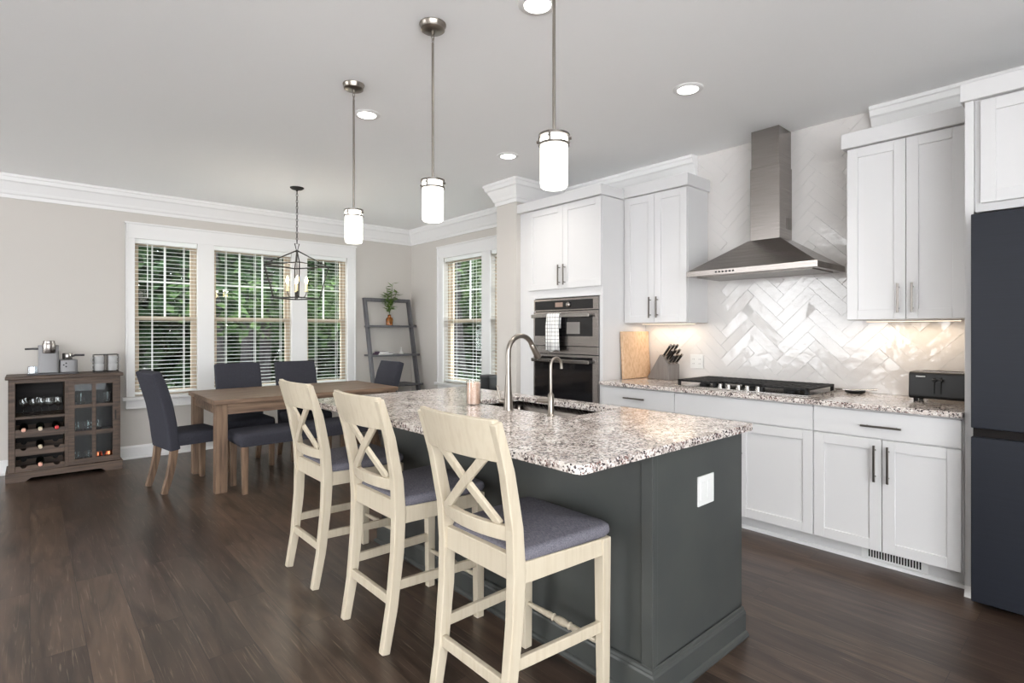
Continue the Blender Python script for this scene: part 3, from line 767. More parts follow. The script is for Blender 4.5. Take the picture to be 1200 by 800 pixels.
# cooktop
t = thing('gas_cooktop', 'gas cooktop with flat black grates and steel knobs on the wall counter', 'cooktop', (3.8, 1.75, 0.914))
gy0, gy1, gx0, gx1 = 1.30, 2.21, 3.60, 4.05
part('pan', box(B(), gx0-0.03, gx1+0.02, gy0-0.01, gy1+0.01, 0.9142, 0.922), 'chrome', t, bev=0.003)
for k in range(3):
    a0 = gy0+k*(gy1-gy0)/3+0.003; a1 = gy0+(k+1)*(gy1-gy0)/3-0.003
    fx = gx0+0.075 if k == 1 else gx0
    bm = B()
    box(bm, fx, gx1, a0, a0+0.016, 0.948, 0.962); box(bm, fx, gx1, a1-0.016, a1, 0.948, 0.962)
    box(bm, fx, fx+0.016, a0, a1, 0.948, 0.962); box(bm, gx1-0.016, gx1, a0, a1, 0.948, 0.962)
    for q in range(1, 8):
        c = a0+(a1-a0)*q/8; box(bm, fx, gx1, c-0.007, c+0.007, 0.95, 0.9625)
    box(bm, (fx+gx1)/2-0.008, (fx+gx1)/2+0.008, a0, a1, 0.95, 0.962)
    for xx in (fx, gx1-0.018):
        for yy in (a0, a1-0.018): box(bm, xx, xx+0.018, yy, yy+0.018, 0.922, 0.95)
    part('grate', bm, 'iron', t, bev=0.001, seg=1)
for (x, y, r) in ((3.72, 1.45, 0.045), (3.93, 1.45, 0.035), (3.86, 1.755, 0.055), (3.72, 2.06, 0.035), (3.93, 2.06, 0.045)):
    part('burner', lathe(B(), (x, y, 0.922), [(r, 0), (r, 0.01), (r*0.8, 0.012), (r*0.8, 0.02), (r*0.6, 0.022), (0.001, 0.022)], 24), 'iron', t, smooth=40)
for k in range(5):
    x, y = 3.618-0.012*(k % 2), 1.62+k*0.066
    part('knob', lathe(B(), (x, y, 0.922), [(0.021, 0), (0.021, 0.006), (0.017, 0.008), (0.016, 0.026), (0.012, 0.03), (0.001, 0.03)], 20), 'chrome', t, smooth=40)

# spoon rest with a spoon
o = finish('spoon_rest', lathe(B(), (4.02, 1.17, 0.9142), [(0.04, 0), (0.055, 0.006), (0.06, 0.016), (0.056, 0.016), (0.045, 0.007), (0.001, 0.006)], 28), 'iron', smooth=50)
tag(o, 'dark oval spoon rest beside the cooktop', 'spoon rest')
bm = B(); tube(bm, [(3.99, 1.24, 0.936), (4.01, 1.19, 0.932), (4.05, 1.12, 0.935), (4.08, 1.06, 0.94)], [0.006, 0.004, 0.0045, 0.006], 8)
lathe(bm, (3.985, 1.255, 0.932), [(0.001, -0.004), (0.018, 0.0), (0.024, 0.008), (0.022, 0.009), (0.015, 0.003), (0.001, 0.0)], 16)
tag(finish('spoon', bm, 'chrome', smooth=60), 'steel spoon lying across the dark spoon rest', 'spoon')

# toaster
TY0, TY1, TX0, TX1 = 0.545, 0.835, 3.80, 3.985
t = thing('toaster', 'black wide toaster on the counter against the refrigerator panel', 'toaster', (3.89, 0.69, 0.914))
bm = B(); prism(bm, rpoly([(TX0, 0.932), (TX1, 0.932), (TX1-0.008, 1.085), (TX0+0.008, 1.085)], 0.022), TY0, TY1, 'y'); part('body', bm, 'black', t, bev=0.006, smooth=40)
bm = B(); box(bm, 3.845, 3.94, TY0+0.04, TY1-0.04, 1.083, 1.0885); tp = part('top_plate', bm, 'steel', t)
bm = B(); 
for xx in (3.868, 3.905): box(bm, xx, xx+0.02, TY0+0.055, TY1-0.055, 1.0882, 1.0892)
part('bread_slot', bm, 'slot', tp)
for yy in (0.685, 0.715):
    bm = B(); box(bm, TX0-0.004, TX0+0.008, yy-0.002, yy+0.002, 0.965, 1.055); l = part('lever_slot', bm, 'slot', t)
    part('lever', box(B(), TX0-0.022, TX0, yy-0.01, yy+0.01, 1.035, 1.047), 'black', l, bev=0.002)
bm = B()
for k in range(8): box(bm, TX0-0.0005, TX0+0.012, 0.795-k*0.0055, 0.799-k*0.0055, 1.056, 1.063)
part('print_mark', bm, 'letter', t)
for x in (TX0+0.03, TX1-0.03):
    for y in (TY0+0.03, TY1-0.03): part('foot', lathe(B(), (x, y, 0.9142), [(0.011, 0), (0.013, 0.02)], 12), 'black', t)

# cutting board leaning on the oven cabinet, knife block and knives
bm = B(); box(bm, 3.715, 4.09, -0.015, 0.015, 0, 0.40)
bmesh.ops.rotate(bm, verts=bm.verts[:], cent=(0, 0, 0), matrix=Matrix.Rotation(math.radians(-3), 3, 'X'))
bmesh.ops.translate(bm, verts=bm.verts[:], vec=(0, 2.79, 0.9155))
tag(finish('cutting_board', bm, 'board', bev=0.005), 'pale wooden cutting board propped on the tall cabinet side', 'cutting board')
KB = thing('knife_block', 'grey slanted knife block on the counter beside the wooden board', 'knife block', (3.99, 2.55, 0.9142), rz=math.radians(-10), world=False); KB.scale = (1.2, 1.2, 1.2)
# local: side view in (y, z), leaning toward +... profile extruded along x
kp = [(0.10, 0), (-0.085, 0), (-0.085, 0.085), (-0.055, 0.115), (0.012, 0.19), (0.10, 0.02)]
kp = [(0.115, 0.0), (0.13, 0.012), (0.012, 0.175), (-0.066, 0.106), (-0.066, 0.0)]
part('wood_block', prism(B(), kp, -0.055, 0.055, 'x'), 'block', KB, bev=0.003)
kdir = Vector((0, -0.66, 0.75)).normalized()
face0, face1 = Vector((0, 0.012, 0.175)), Vector((0, -0.066, 0.106))
Rk = Matrix.Translation((3.99, 2.55, 0.9142)) @ Matrix.Rotation(math.radians(-10), 4, 'Z')
kn = 0; KL = ['uppermost of the left column', 'second from top in the left column', 'lowest of the left column', 'uppermost of the middle column', 'second from top in the middle column', 'lowest of the middle column', 'uppermost of the right column', 'second from top in the right column', 'lowest of the right column']
for ci, x in enumerate((0.034, 0.0, -0.034)):
    for ri, fr in enumerate((0.16, 0.5, 0.84)):
        p = Vector((x, 0, 0)) + face0.lerp(face1, fr)
        L_ = 0.1 - 0.012*ri
        bm = B()
        pts = [p+kdir*s for s in (-0.02, 0.004, 0.03, L_*0.7, L_*0.95, L_)]
        tube(bm, pts, [0.006, 0.007, 0.0085, 0.0085, 0.0095, 0.006], 8)
        k = thing('kitchen_knife', 'black-handled steel-capped knife in the grey block, ' + KL[kn], 'knife', (3.99, 2.55, 0.9142), rz=math.radians(-10), group='knives in the block', world=False); k.scale = (1.2, 1.2, 1.2)
        part('handle', bm, 'black', k, smooth=50)
        bm = B(); tube(bm, [p+kdir*(L_-0.004), p+kdir*(L_+0.006)], [0.0098, 0.0085], 8); part('end_cap', bm, 'chrome', k, smooth=50)
        bm = B(); tube(bm, [p+kdir*0.001, p+kdir*0.012], [0.0095, 0.009], 8); part('bolster', bm, 'chrome', k, smooth=50)
        kn += 1

def outlet_plate(parent, c, nrm, w, h):
    """Plate in the plane normal to nrm ('x' faces -X, 'y' faces -Y)."""
    def bx(bm, a0, a1, z0, z1, d0, d1):
        if nrm == 'x': box(bm, c[0]-d1, c[0]-d0, c[1]+a0, c[1]+a1, c[2]+z0, c[2]+z1)
        else: box(bm, c[0]+a0, c[0]+a1, c[1]-d1, c[1]-d0, c[2]+z0, c[2]+z1)
    bm = B(); bx(bm, -w/2, w/2, -h/2, h/2, 0, 0.006)
    bx2 = bx
    return bm, bx2
t = thing('wall_outlet', 'white double outlet plate on the tiles by the knife block', 'outlet', (XW-0.013, 2.335, 1.07))
bm, bx = outlet_plate(t, (XW-0.013, 2.335, 1.07), 'x', 0.115, 0.115); part('plate', bm, 'outlet', t, bev=0.002)
for a in (-0.027, 0.027):
    bm = B(); bx(bm, a-0.017, a+0.017, -0.034, 0.034, 0.006, 0.008); s_ = part('socket', bm, 'outlet', t, bev=0.001)
    bm = B()
    for zz in (-0.018, 0.018):
        bx(bm, a-0.007, a-0.005, zz-0.004, zz+0.004, 0.008, 0.0085); bx(bm, a+0.005, a+0.007, zz-0.004, zz+0.004, 0.008, 0.0085)
    part('socket_slot', bm, 'slot', s_)

# refrigerator, its panel and cabinet above
t = thing('refrigerator_cabinet', 'white wall cabinet with side panel framing the dark refrigerator', 'cabinet', (3.8, 0.03, 1.9), group='white upper cabinets')
part('side_panel', box(B(), 3.49, XW-0.002, 0.499, 0.534, 0, 2.46), 'cabinet', t, bev=0.002)
part('foot_molding', prism(B(), [(3.47, 0), (3.49, 0), (3.49, 0.05), (3.486, 0.04), (3.48, 0.02)], 0.499, 0.534, 'y'), 'trim', t)
part('carcass', box(B(), 3.51, XW-0.002, -0.46, 0.498, 1.905, 2.46), 'cabinet', t, bev=0.002)
part('top_trim', box(B(), 3.47, XW-0.11, -0.48, 0.55, 2.455, 2.545), 'cabinet', t, bev=0.004)
d = shaker('door', t, 3.49, 0.022, 0.475, 1.945, 2.447); pull(d, 3.49, 0.05, 2.05, 0.17)
d = shaker('door', t, 3.49, -0.44, 0.018, 1.945, 2.447); pull(d, 3.49, -0.01, 2.05, 0.17)
t = thing('refrigerator', 'dark navy refrigerator at the right edge', 'refrigerator', (3.75, 0.03, 0))
part('body', box(B(), 3.43, 4.08, -0.42, 0.488, 0.03, 1.86), 'black', t)
for (y0, y1) in ((0.037, 0.49), (-0.425, 0.033)):
    part('door', box(B(), 3.35, 3.425, y0, y1, 0.858, 1.872), 'fridge', t, bev=0.004)
fz = part('freezer_drawer', box(B(), 3.35, 3.425, -0.425, 0.49, 0.035, 0.815), 'fridge', t, bev=0.004)
part('handle_recess', box(B(), 3.375, 3.425, -0.42, 0.485, 0.812, 0.86), 'oven_glass', t)
for y in (-0.36, 0.43): part('foot', lathe(B(), (3.47, y, 0), [(0.022, 0), (0.018, 0.035)], 12), 'black', t)

# ------------------------------------------------------------------ island
IX0, IX1, IY0, IY1 = 1.656, 2.335, 1.115, 3.10
t = thing('kitchen_island', 'dark grey kitchen island cabinet under the granite slab', 'island', (2.0, 2.1, 0))
bm = B(); box(bm, IX0+0.01, IX1-0.02, IY0+0.01, IY1-0.01, 0.1, 0.66)
box(bm, IX0+0.01, 1.84, IY0+0.01, IY1-0.01, 0.66, 0.8838); box(bm, 1.84, IX1-0.02, IY0+0.01, 1.68, 0.66, 0.8838); box(bm, 1.84, IX1-0.02, 2.57, IY1-0.01, 0.66, 0.8838)
box(bm, 2.3, IX1-0.02, 1.68, 2.57, 0.66, 0.8838)
part('carcass', bm, 'island', t)
bm = B(); box(bm, IX0, IX1-0.022, IY0, IY0+0.012, 0.0, 0.8838); box(bm, IX0, IX0+0.022, IY0-0.006, IY0, 0, 0.8838)
part('end_panel', bm, 'island', t, bev=0.0015)
part('end_panel', box(B(), IX0, IX1-0.022, IY1-0.012, IY1, 0.0, 0.8838), 'island', t, bev=0.0015)
bm = B(); box(bm, IX0-0.003, IX0+0.012, IY0, IY1, 0.0, 0.8838)
box(bm, IX0-0.012, IX0, IY0-0.006, IY0+0.04, 0, 0.8838)
part('back_panel', bm, 'island', t, bev=0.0015)
isl = [(0, 0), (0.03, 0), (0.03, 0.01), (0.024, 0.018), (0.016, 0.022), (0.016, 0.098), (0.012, 0.106), (0.008, 0.108), (0.006, 0.118), (0, 0.122)]
part('base_molding', sweep(B(), [(IX1-0.08, IY1), (IX0-0.012, IY1), (IX0-0.012, IY0-0.0062), (IX1-0.012, IY0-0.0062)], isl), 'island', t)
for k in range(4):
    a0 = IY0+0.002+k*(IY1-IY0)/4; a1 = IY0-0.002+(k+1)*(IY1-IY0)/4
    fr = 0.055; bm = B(); x0, x1 = IX1-0.02, IX1
    box(bm, x0, x1, a0, a0+fr, 0.11, 0.872); box(bm, x0, x1, a1-fr, a1, 0.11, 0.872)
    box(bm, x0, x1, a0+fr, a1-fr, 0.11, 0.11+fr); box(bm, x0, x1, a0+fr, a1-fr, 0.872-fr, 0.872); box(bm, x0, x1-0.01, a0+fr, a1-fr, 0.11+fr, 0.872-fr)
    part('door', bm, 'island', t, bev=0.0015)
bm, bx = outlet_plate(t, (2.017, IY0, 0.686), 'y', 0.122, 0.117)
pl = part('outlet', bm, 'outlet', t, bev=0.002); pl['label'] = 'white outlet plate on the grey end panel'
for a in (-0.025, 0.025):
    bm = B(); bx(bm, a-0.017, a+0.017, -0.034, 0.034, 0.006, 0.0085); s_ = part('socket', bm, 'outlet', pl, bev=0.001)
    s_['label'] = 'white socket insert'

# granite slab with the sink cut-out
SX0, SX1, SY0, SY1 = 1.885, 2.275, 1.745, 2.50
o0 = rpoly([(1.226, 1.076), (2.372, 1.076), (2.372, 3.21), (1.226, 3.21)], 0.03, 6)
i0 = rpoly([(SX0, SY0), (SX1, SY0), (SX1, SY1), (SX0, SY1)], 0.03, 6)
bm = B(); rows = []
def slab_ring(pts, z): return [bm.verts.new((p[0], p[1], z)) for p in pts]
ob, ot, ib, it = slab_ring(o0, 0.884), slab_ring(o0, 0.914), slab_ring(i0, 0.884), slab_ring(i0, 0.914)
n = len(o0)
for i in range(n):
    j = (i+1) % n
    bm.faces.new((ob[i], ob[j], ot[j], ot[i])); bm.faces.new((it[i], it[j], ib[j], ib[i]))
    bm.faces.new((ot[i], ot[j], it[j], it[i])); bm.faces.new((ob[j], ob[i], ib[i], ib[j]))
tag(finish('island_countertop', bm, 'granite', bev=0.004), 'large speckled granite slab on the dark grey island', 'countertop')
t = thing('kitchen_sink', 'undermount steel sink set in the island slab', 'sink', (2.08, 2.12, 0.68))
bm = B(); e = 0.012
q0 = rpoly([(SX0-e, SY0-e), (SX1+e, SY0-e), (SX1+e, SY1+e), (SX0-e, SY1+e)], 0.03, 5)
q1 = rpoly([(SX0-e+0.01, SY0-e+0.01), (SX1+e-0.01, SY0-e+0.01), (SX1+e-0.01, SY1+e-0.01), (SX0-e+0.01, SY1+e-0.01)], 0.05, 5)
loft(bm, [[(p[0], p[1], 0.8835) for p in q0], [(p[0], p[1], 0.70) for p in q0], [(p[0], p[1], 0.685) for p in q1]], caps=False)
bm.faces.new([v for v in bm.verts if abs(v.co.z-0.685) < 1e-6])
o = part('basin', bm, 'steel', t, smooth=40); md = o.modifiers.new('thick', 'SOLIDIFY'); md.thickness = 0.002; md.offset = 1
part('drain', lathe(B(), (2.08, 2.12, 0.685), [(0.045, 0.0), (0.045, 0.003), (0.035, 0.004), (0.001, 0.001)], 24), 'chrome', t, smooth=40)

# faucets
FX, FY = 1.835, 2.1
t = thing('kitchen_faucet', 'tall brushed nickel gooseneck pull-down faucet at the island sink', 'faucet', (FX, FY, 0.914))
part('body', lathe(B(), (FX, FY, 0.9142), [(0.027, 0), (0.027, 0.004), (0.024, 0.01), (0.021, 0.06), (0.0165, 0.13), (0.0145, 0.18)], 24), 'nickel', t, smooth=50)
R = 0.088; pts = [(FX, FY, 1.09), (FX, FY, 1.205)]
for k in range(1, 13):
    a = PI-k*PI*0.84/12; pts.append((FX+R+R*math.cos(a), FY-0.0, 1.205+R*math.sin(a)))
part('gooseneck', tube(B(), pts, 0.0135, 14), 'nickel', t, smooth=50)
d = (Vector(pts[-1])-Vector(pts[-2])).normalized(); p = Vector(pts[-1])
part('spray_head', tube(B(), [p, p+d*0.005, p+d*0.03, p+d*0.085, p+d*0.09], [0.0135, 0.016, 0.0165, 0.019, 0.014], 16), 'nickel', t, smooth=40)
bm = B(); tube(bm, [(FX, FY, 0.955), (FX-0.012, FY+0.052, 0.957)], 0.012, 12)
tube(bm, [(FX-0.011, FY+0.046, 0.957), (FX-0.013, FY+0.056, 0.985), (FX-0.02, FY+0.066, 1.035)], [0.007, 0.006, 0.005], 8)
part('lever', bm, 'nickel', t, smooth=50)
FX, FY = 1.855, 1.815
t = thing('filter_tap', 'small slim nickel drinking-water tap right of the big faucet', 'faucet', (FX, FY, 0.914))
part('body', lathe(B(), (FX, FY, 0.9142), [(0.02, 0), (0.02, 0.004), (0.0145, 0.008), (0.0145, 0.1), (0.011, 0.105), (0.008, 0.11)], 20), 'nickel', t, smooth=50)
R = 0.036; pts = [(FX, FY, 1.02), (FX, FY, 1.152)]
for k in range(1, 12):
    a = PI-k*PI*0.95/11; pts.append((FX+R+R*math.cos(a), FY, 1.152+R*math.sin(a)))
pts.append((pts[-1][0]+0.002, FY, 1.135))
part('spout', tube(B(), pts, 0.0068, 12), 'nickel', t, smooth=50)
part('lever', tube(B(), [(FX, FY, 0.985), (FX-0.02, FY+0.03, 0.985), (FX-0.03, FY+0.055, 0.985)], [0.011, 0.012, 0.01], 10), 'nickel', t, smooth=50)

# candle
cx_, cy_ = 1.83, 2.385
t = thing('glass_candle', 'peach candle in a clear glass tumbler on the island', 'candle', (cx_, cy_, 0.9142))
part('wax', lathe(B(), (cx_, cy_, 0.918), [(0.034, 0), (0.037, 0.004), (0.0375, 0.112), (0.034, 0.115), (0.001, 0.113)], 28), 'wax', t, smooth=40)
bm = B(); lathe(bm, (cx_, cy_, 0.9142), [(0.036, 0), (0.0405, 0.004), (0.0415, 0.138), (0.0395, 0.138), (0.0385, 0.005), (0.001, 0.003)], 28)
part('tumbler', bm, 'glass', t, smooth=40)
part('wick', tube(B(), [(cx_, cy_, 1.03), (cx_+0.002, cy_, 1.042)], 0.0015, 6), 'slot', t)

# ------------------------------------------------------------------ bar stools
st = thing('bar_stool', 'antique white cross-back bar stool with grey seat, nearest to the camera', 'bar stool', (1.32, 1.46, 0), group='cross-back stools at the island', world=False)
for s in (-1, 1):
    pts = [(-0.238, s*0.182, 0), (-0.205, s*0.184, 0.18), (-0.182, s*0.187, 0.40), (-0.176, s*0.189, 0.56), (-0.186, s*0.192, 0.70), (-0.222, s*0.197, 0.88), (-0.272, s*0.202, 1.04)]
    bm = B(); bar(bm, pts, [0.034, 0.036, 0.038, 0.038, 0.037, 0.035, 0.032], [0.036, 0.042, 0.048, 0.052, 0.046, 0.04, 0.03])
    part('back_post', bm, 'stool_wood', st, bev=0.004)
    bm = B(); loft(bm, [[(0.23-w2, s*(0.204)-w2, z), (0.23+0.022, s*0.204-w2, z), (0.23+0.022, s*0.204+w2, z), (0.23-w2, s*0.204+w2, z)] for z, w2 in ((0, 0.016), (0.45, 0.021), (0.575, 0.022))])
    part('front_leg', bm, 'stool_wood', st, bev=0.003)
    # seat side rail and low side stretcher
    bm = B(); loft(bm, [[(-0.155, s*0.178, 0.515), (-0.155, s*0.198, 0.515), (-0.155, s*0.198, 0.585), (-0.155, s*0.178, 0.585)], [(0.212, s*0.2, 0.515), (0.212, s*0.22, 0.515), (0.212, s*0.22, 0.575), (0.212, s*0.2, 0.575)]])
    part('seat_rail', bm, 'stool_wood', st, bev=0.003)
    bm = B(); loft(bm, [[(-0.19, s*0.183-0.009, 0.245), (-0.19, s*0.183+0.009, 0.245), (-0.19, s*0.183+0.009, 0.285), (-0.19, s*0.183-0.009, 0.285)], [(0.215, s*0.204-0.009, 0.235), (0.215, s*0.204+0.009, 0.235), (0.215, s*0.204+0.009, 0.275), (0.215, s*0.204-0.009, 0.275)]])
    part('stretcher', bm, 'stool_wood', st, bev=0.003)
def crest(bm, x_end, sag, hw, z0, z1, th, lean=0.0, n=10, crown=0.0):
    secs = []
    for k in range(n+1):
        u = -1+2*k/n; y = u*hw; x = x_end-sag*(1-u*u); zt = z1+crown*(1-u*u)
        secs.append([(x-th/2, y, z0), (x+th/2, y, z0), (x+th/2-lean, y, zt), (x-th/2-lean, y, zt)])
    return loft(bm, secs)
part('top_rail', crest(B(), -0.238, 0.028, 0.204, 0.915, 1.05, 0.024, 0.036), 'stool_wood', st, bev=0.004)
part('lower_rail', crest(B(), -0.184, 0.028, 0.178, 0.655, 0.705, 0.024, 0.008), 'stool_wood', st, bev=0.003)
for s in (-1, 1):
    p0, p1 = Vector((-0.203, -s*0.14, 0.70)), Vector((-0.252, s*0.13, 0.925))
    t_ = (p1-p0).normalized(); nx = Vector((1, 0, 0.22)).normalized(); sd = t_.cross(nx).normalized()
    o_ = nx*(0.004*s)
    bm = B(); loft(bm, [[q+o_+nx*0.008+sd*0.016, q+o_-nx*0.008+sd*0.016, q+o_-nx*0.008-sd*0.016, q+o_+nx*0.008-sd*0.016] for q in (p0, p0.lerp(p1, 0.5)-Vector((0.006, 0, 0)), p1)])
    part('cross_brace', bm, 'stool_wood', st, bev=0.003)
part('rear_seat_rail', box(B(), -0.19, -0.165, -0.18, 0.18, 0.53, 0.61), 'stool_wood', st, bev=0.003)
part('front_seat_rail', box(B(), 0.215, 0.24, -0.19, 0.19, 0.515, 0.575), 'stool_wood', st, bev=0.003)
part('stretcher', box(B(), -0.215, -0.195, -0.175, 0.175, 0.185, 0.225), 'stool_wood', st, bev=0.003)
prof = [(0.009, -0.19), (0.011, -0.12), (0.013, -0.06), (0.010, -0.05), (0.0155, -0.043), (0.010, -0.036), (0.014, -0.02), (0.016, 0), (0.014, 0.02), (0.010, 0.036), (0.0155, 0.043), (0.010, 0.05), (0.013, 0.06), (0.011, 0.12), (0.009, 0.19)]
part('turned_footrest', lathe(B(), (0.232, 0, 0.185), prof, 14, axis='y'), 'stool_wood', st, smooth=50)
part('seat_cushion', pad(B(), rpoly([(-0.165, -0.19), (0.265, -0.222), (0.265, 0.222), (-0.165, 0.19)], 0.045, 5), 0.577, 0.622, 0.006, 0.022), 'seat_grey', st, smooth=70)
dup(st, (1.32, 2.19, 0), label='antique white cross-back bar stool with grey seat, middle of the three at the island')
dup(st, (1.325, 2.93, 0), label='antique white cross-back bar stool with grey seat, farthest, beside the dining table')

# ------------------------------------------------------------------ dining set
DX0, DX1, DY0, DY1 = 1.105, 2.775, 4.855, 5.80
t = thing('dining_table', 'weathered brown farmhouse dining table under the lantern', 'dining table', ((DX0+DX1)/2, (DY0+DY1)/2, 0))
part('tabletop', box(B(), DX0, DX1, DY0, DY1, 0.722, 0.76), 'table_wood', t, bev=0.004)
lw = 0.088
for x in (DX0+0.018, DX1-0.018-lw):
    for y in (DY0+0.018, DY1-0.018-lw):
        part('leg', box(B(), x, x+lw, y, y+lw, 0, 0.722), 'table_leg_wood', t, bev=0.003)
for (a, b, c, d) in ((DX0+0.1, DX1-0.1, DY0+0.035, DY0+0.055), (DX0+0.1, DX1-0.1, DY1-0.055, DY1-0.035), (DX0+0.035, DX0+0.055, DY0+0.1, DY1-0.1), (DX1-0.055, DX1-0.035, DY0+0.1, DY1-0.1)):
    part('apron', box(B(), a, b, c, d, 0.635, 0.722), 'table_wood', t, bev=0.002)

t = thing('dining_bench', 'charcoal upholstered bench on the near side of the dining table', 'bench', (1.95, 4.9, 0))
part('seat', pad(B(), rpoly([(1.26, 4.69), (2.63, 4.69), (2.63, 5.09), (1.26, 5.09)], 0.04, 5), 0.385, 0.485, 0.008, 0.02), 'charcoal', t, smooth=70)
for x in (1.30, 2.59):
    for y in (4.725, 5.055):
        bm = B(); loft(bm, [[(x-w2, y-w2, z), (x+w2, y-w2, z), (x+w2, y+w2, z), (x-w2, y+w2, z)] for z, w2 in ((0, 0.02), (0.39, 0.025))]); part('leg', bm, 'table_leg_wood', t, bev=0.003)

dc = thing('dining_chair', 'charcoal upholstered dining chair at the near left end of the table', 'dining chair', (1.02, 5.37, 0), rz=math.radians(9), group='charcoal chairs around the table', world=False)
bm = B(); path = [(-0.165, 0.345), (-0.178, 0.44), (-0.19, 0.55), (-0.22, 0.72), (-0.262, 0.87), (-0.302, 0.985)]
secs = []
for k, (x, z) in enumerate(path):
    a = Vector(path[max(0, k-1)]); b = Vector(path[min(len(path)-1, k+1)]); tt = (b-a).normalized(); nn = Vector((tt.y, -tt.x))
    hw = 0.213; th = 0.04 if k < 5 else 0.032
    ol = rpoly([(-th, -hw), (th, -hw), (th, hw), (-th, hw)], 0.022, 4)
    secs.append([(x+nn.x*p[0], p[1], z+nn.y*p[0]) for p in ol])
loft(bm, secs)
part('backrest', bm, 'charcoal', dc, bev=0.008, smooth=60)
part('seat', pad(B(), rpoly([(-0.16, -0.205), (0.215, -0.212), (0.215, 0.212), (-0.16, 0.205)], 0.035, 5), 0.375, 0.475, 0.006, 0.018), 'charcoal', dc, smooth=70)
for s in (-1, 1):
    bm = B(); bar(bm, [(-0.168, s*0.182, 0.36), (-0.182, s*0.182, 0.24), (-0.207, s*0.182, 0.12), (-0.242, s*0.182, 0.0)], [0.05, 0.048, 0.045, 0.041], [0.054, 0.05, 0.046, 0.042]); part('rear_leg', bm, 'table_leg_wood', dc, bev=0.003)
    bm = B(); loft(bm, [[(0.185-w2, s*0.185-w2, z), (0.185+w2, s*0.185-w2, z), (0.185+w2, s*0.185+w2, z), (0.185-w2, s*0.185+w2, z)] for z, w2 in ((0, 0.02), (0.38, 0.025))]); part('front_leg', bm, 'table_leg_wood', dc, bev=0.003)
dup(dc, (1.595, 5.76, 0), -PI/2, 'charcoal upholstered dining chair on the window side, left of the pair')
dup(dc, (2.176, 5.76, 0), -PI/2, 'charcoal upholstered dining chair on the window side, right of the pair')
dup(dc, (2.675, 5.34, 0), PI, 'charcoal upholstered dining chair at the far end, in front of the ladder shelf')

# ------------------------------------------------------------------ ladder shelf
t = thing('ladder_shelf', 'grey leaning ladder shelf in the room corner', 'shelf', (3.69, 6.55, 0))
def rail_y(z): return 6.372 + (6.765-6.372)*z/1.765
for x in (3.352, 4.018):
    bm = B(); w2 = 0.02
    loft(bm, [[(x-0.0175, rail_y(z)-0.035, z), (x+0.0175, rail_y(z)-0.035, z), (x+0.0175, rail_y(z)+0.035, z), (x-0.0175, rail_y(z)+0.035, z)] for z in (0, 1.765)])
    part('side_rail', bm, 'shelf_grey', t, bev=0.003)
part('top_rail', box(B(), 3.335, 4.036, 6.735, 6.79, 1.72, 1.768), 'shelf_grey', t, bev=0.003)
for z in (1.375, 0.985, 0.585, 0.2):
    y0 = rail_y(z)-0.075
    bm = B(); box(bm, 3.372, 3.998, y0, 6.812, z, z+0.02); box(bm, 3.315, 4.055, y0-0.01, rail_y(z)-0.037, z-0.003, z+0.024)
    part('shelf_board', bm, 'shelf_grey', t, bev=0.002)
VX, VY, VZ = 3.69, 6.70, 1.3952
t = thing('bud_vase', 'amber glass bud vase holding green stems on the top ladder shelf', 'vase', (VX, VY, VZ))
part('vase_glass', lathe(B(), (VX, VY, VZ), [(0.04, 0), (0.048, 0.005), (0.049, 0.085), (0.042, 0.105), (0.022, 0.118), (0.02, 0.145), (0.025, 0.15), (0.018, 0.15), (0.015, 0.12)], 24, caps=False), 'amber', t, smooth=50)
t = thing('leafy_stems', 'green leafy cuttings standing in the amber vase', 'plant', (VX, VY, VZ))
rnd = random.Random(3)
bmS, bmL = B(), B()
def leaf(bm, p, d, L, w):
    d = d.normalized(); s = d.cross(Vector((0, 0, 1))); s = s.normalized() if s.length > 0.05 else Vector((1, 0, 0)); u = s.cross(d)
    c = [p, p+d*L*0.35+s*w+u*0.004, p+d*L, p+d*L*0.35-s*w+u*0.004, p+d*L*0.4-u*0.004]
    v = [bm.verts.new(x) for x in c]
    bm.faces.new((v[0], v[1], v[4])); bm.faces.new((v[1], v[2], v[4])); bm.faces.new((v[2], v[3], v[4])); bm.faces.new((v[3], v[0], v[4]))
for k in range(8):
    a = rnd.uniform(0, 2*PI); sp = rnd.uniform(0.05, 0.17); H = rnd.uniform(0.36, 0.6)
    tip = Vector((VX+sp*math.cos(a), VY-0.09+0.4*sp*math.sin(a), VZ+H)); b0 = Vector((VX, VY, VZ+0.03)); mid = Vector((VX, VY, VZ+0.16))
    pts = [b0, mid, mid.lerp(tip, 0.5)+Vector((0, 0, 0.02)), tip]
    tube(bmS, pts, 0.0028, 6)
    for q in range(9):
        f = 0.15+0.85*q/8; p = mid.lerp(tip, f); aa = rnd.uniform(0, 2*PI)
        d = Vector((math.cos(aa), math.sin(aa)*0.7, rnd.uniform(-0.15, 0.6)))
        leaf(bmL, p, d, rnd.uniform(0.08, 0.13), rnd.uniform(0.018, 0.028))
for v in bmL.verts: v.co.y = min(v.co.y, 6.722)
part('stem', bmS, 'leaf', t, smooth=60); part('leaves', bmL, 'leaf', t)
zz = 1.0052
t = thing('book', 'thin dark book lying at the bottom of the small pile on the second ladder shelf', 'book', (3.56, 6.65, zz), group='books on the ladder shelf')
part('cover', box(B(), 3.45, 3.67, 6.56, 6.72, zz, zz+0.02), 'purple', t, bev=0.002); part('pages', box(B(), 3.453, 3.667, 6.558, 6.7, zz+0.003, zz+0.017), 'white_wax', t)
zz += 0.0202
t = thing('book', 'smaller plum book on top of the pile on the second ladder shelf', 'book', (3.54, 6.65, zz), group='books on the ladder shelf')
part('cover', box(B(), 3.47, 3.61, 6.57, 6.70, zz, zz+0.022), 'purple', t, bev=0.002); part('pages', box(B(), 3.473, 3.607, 6.568, 6.69, zz+0.003, zz+0.019), 'white_wax', t)
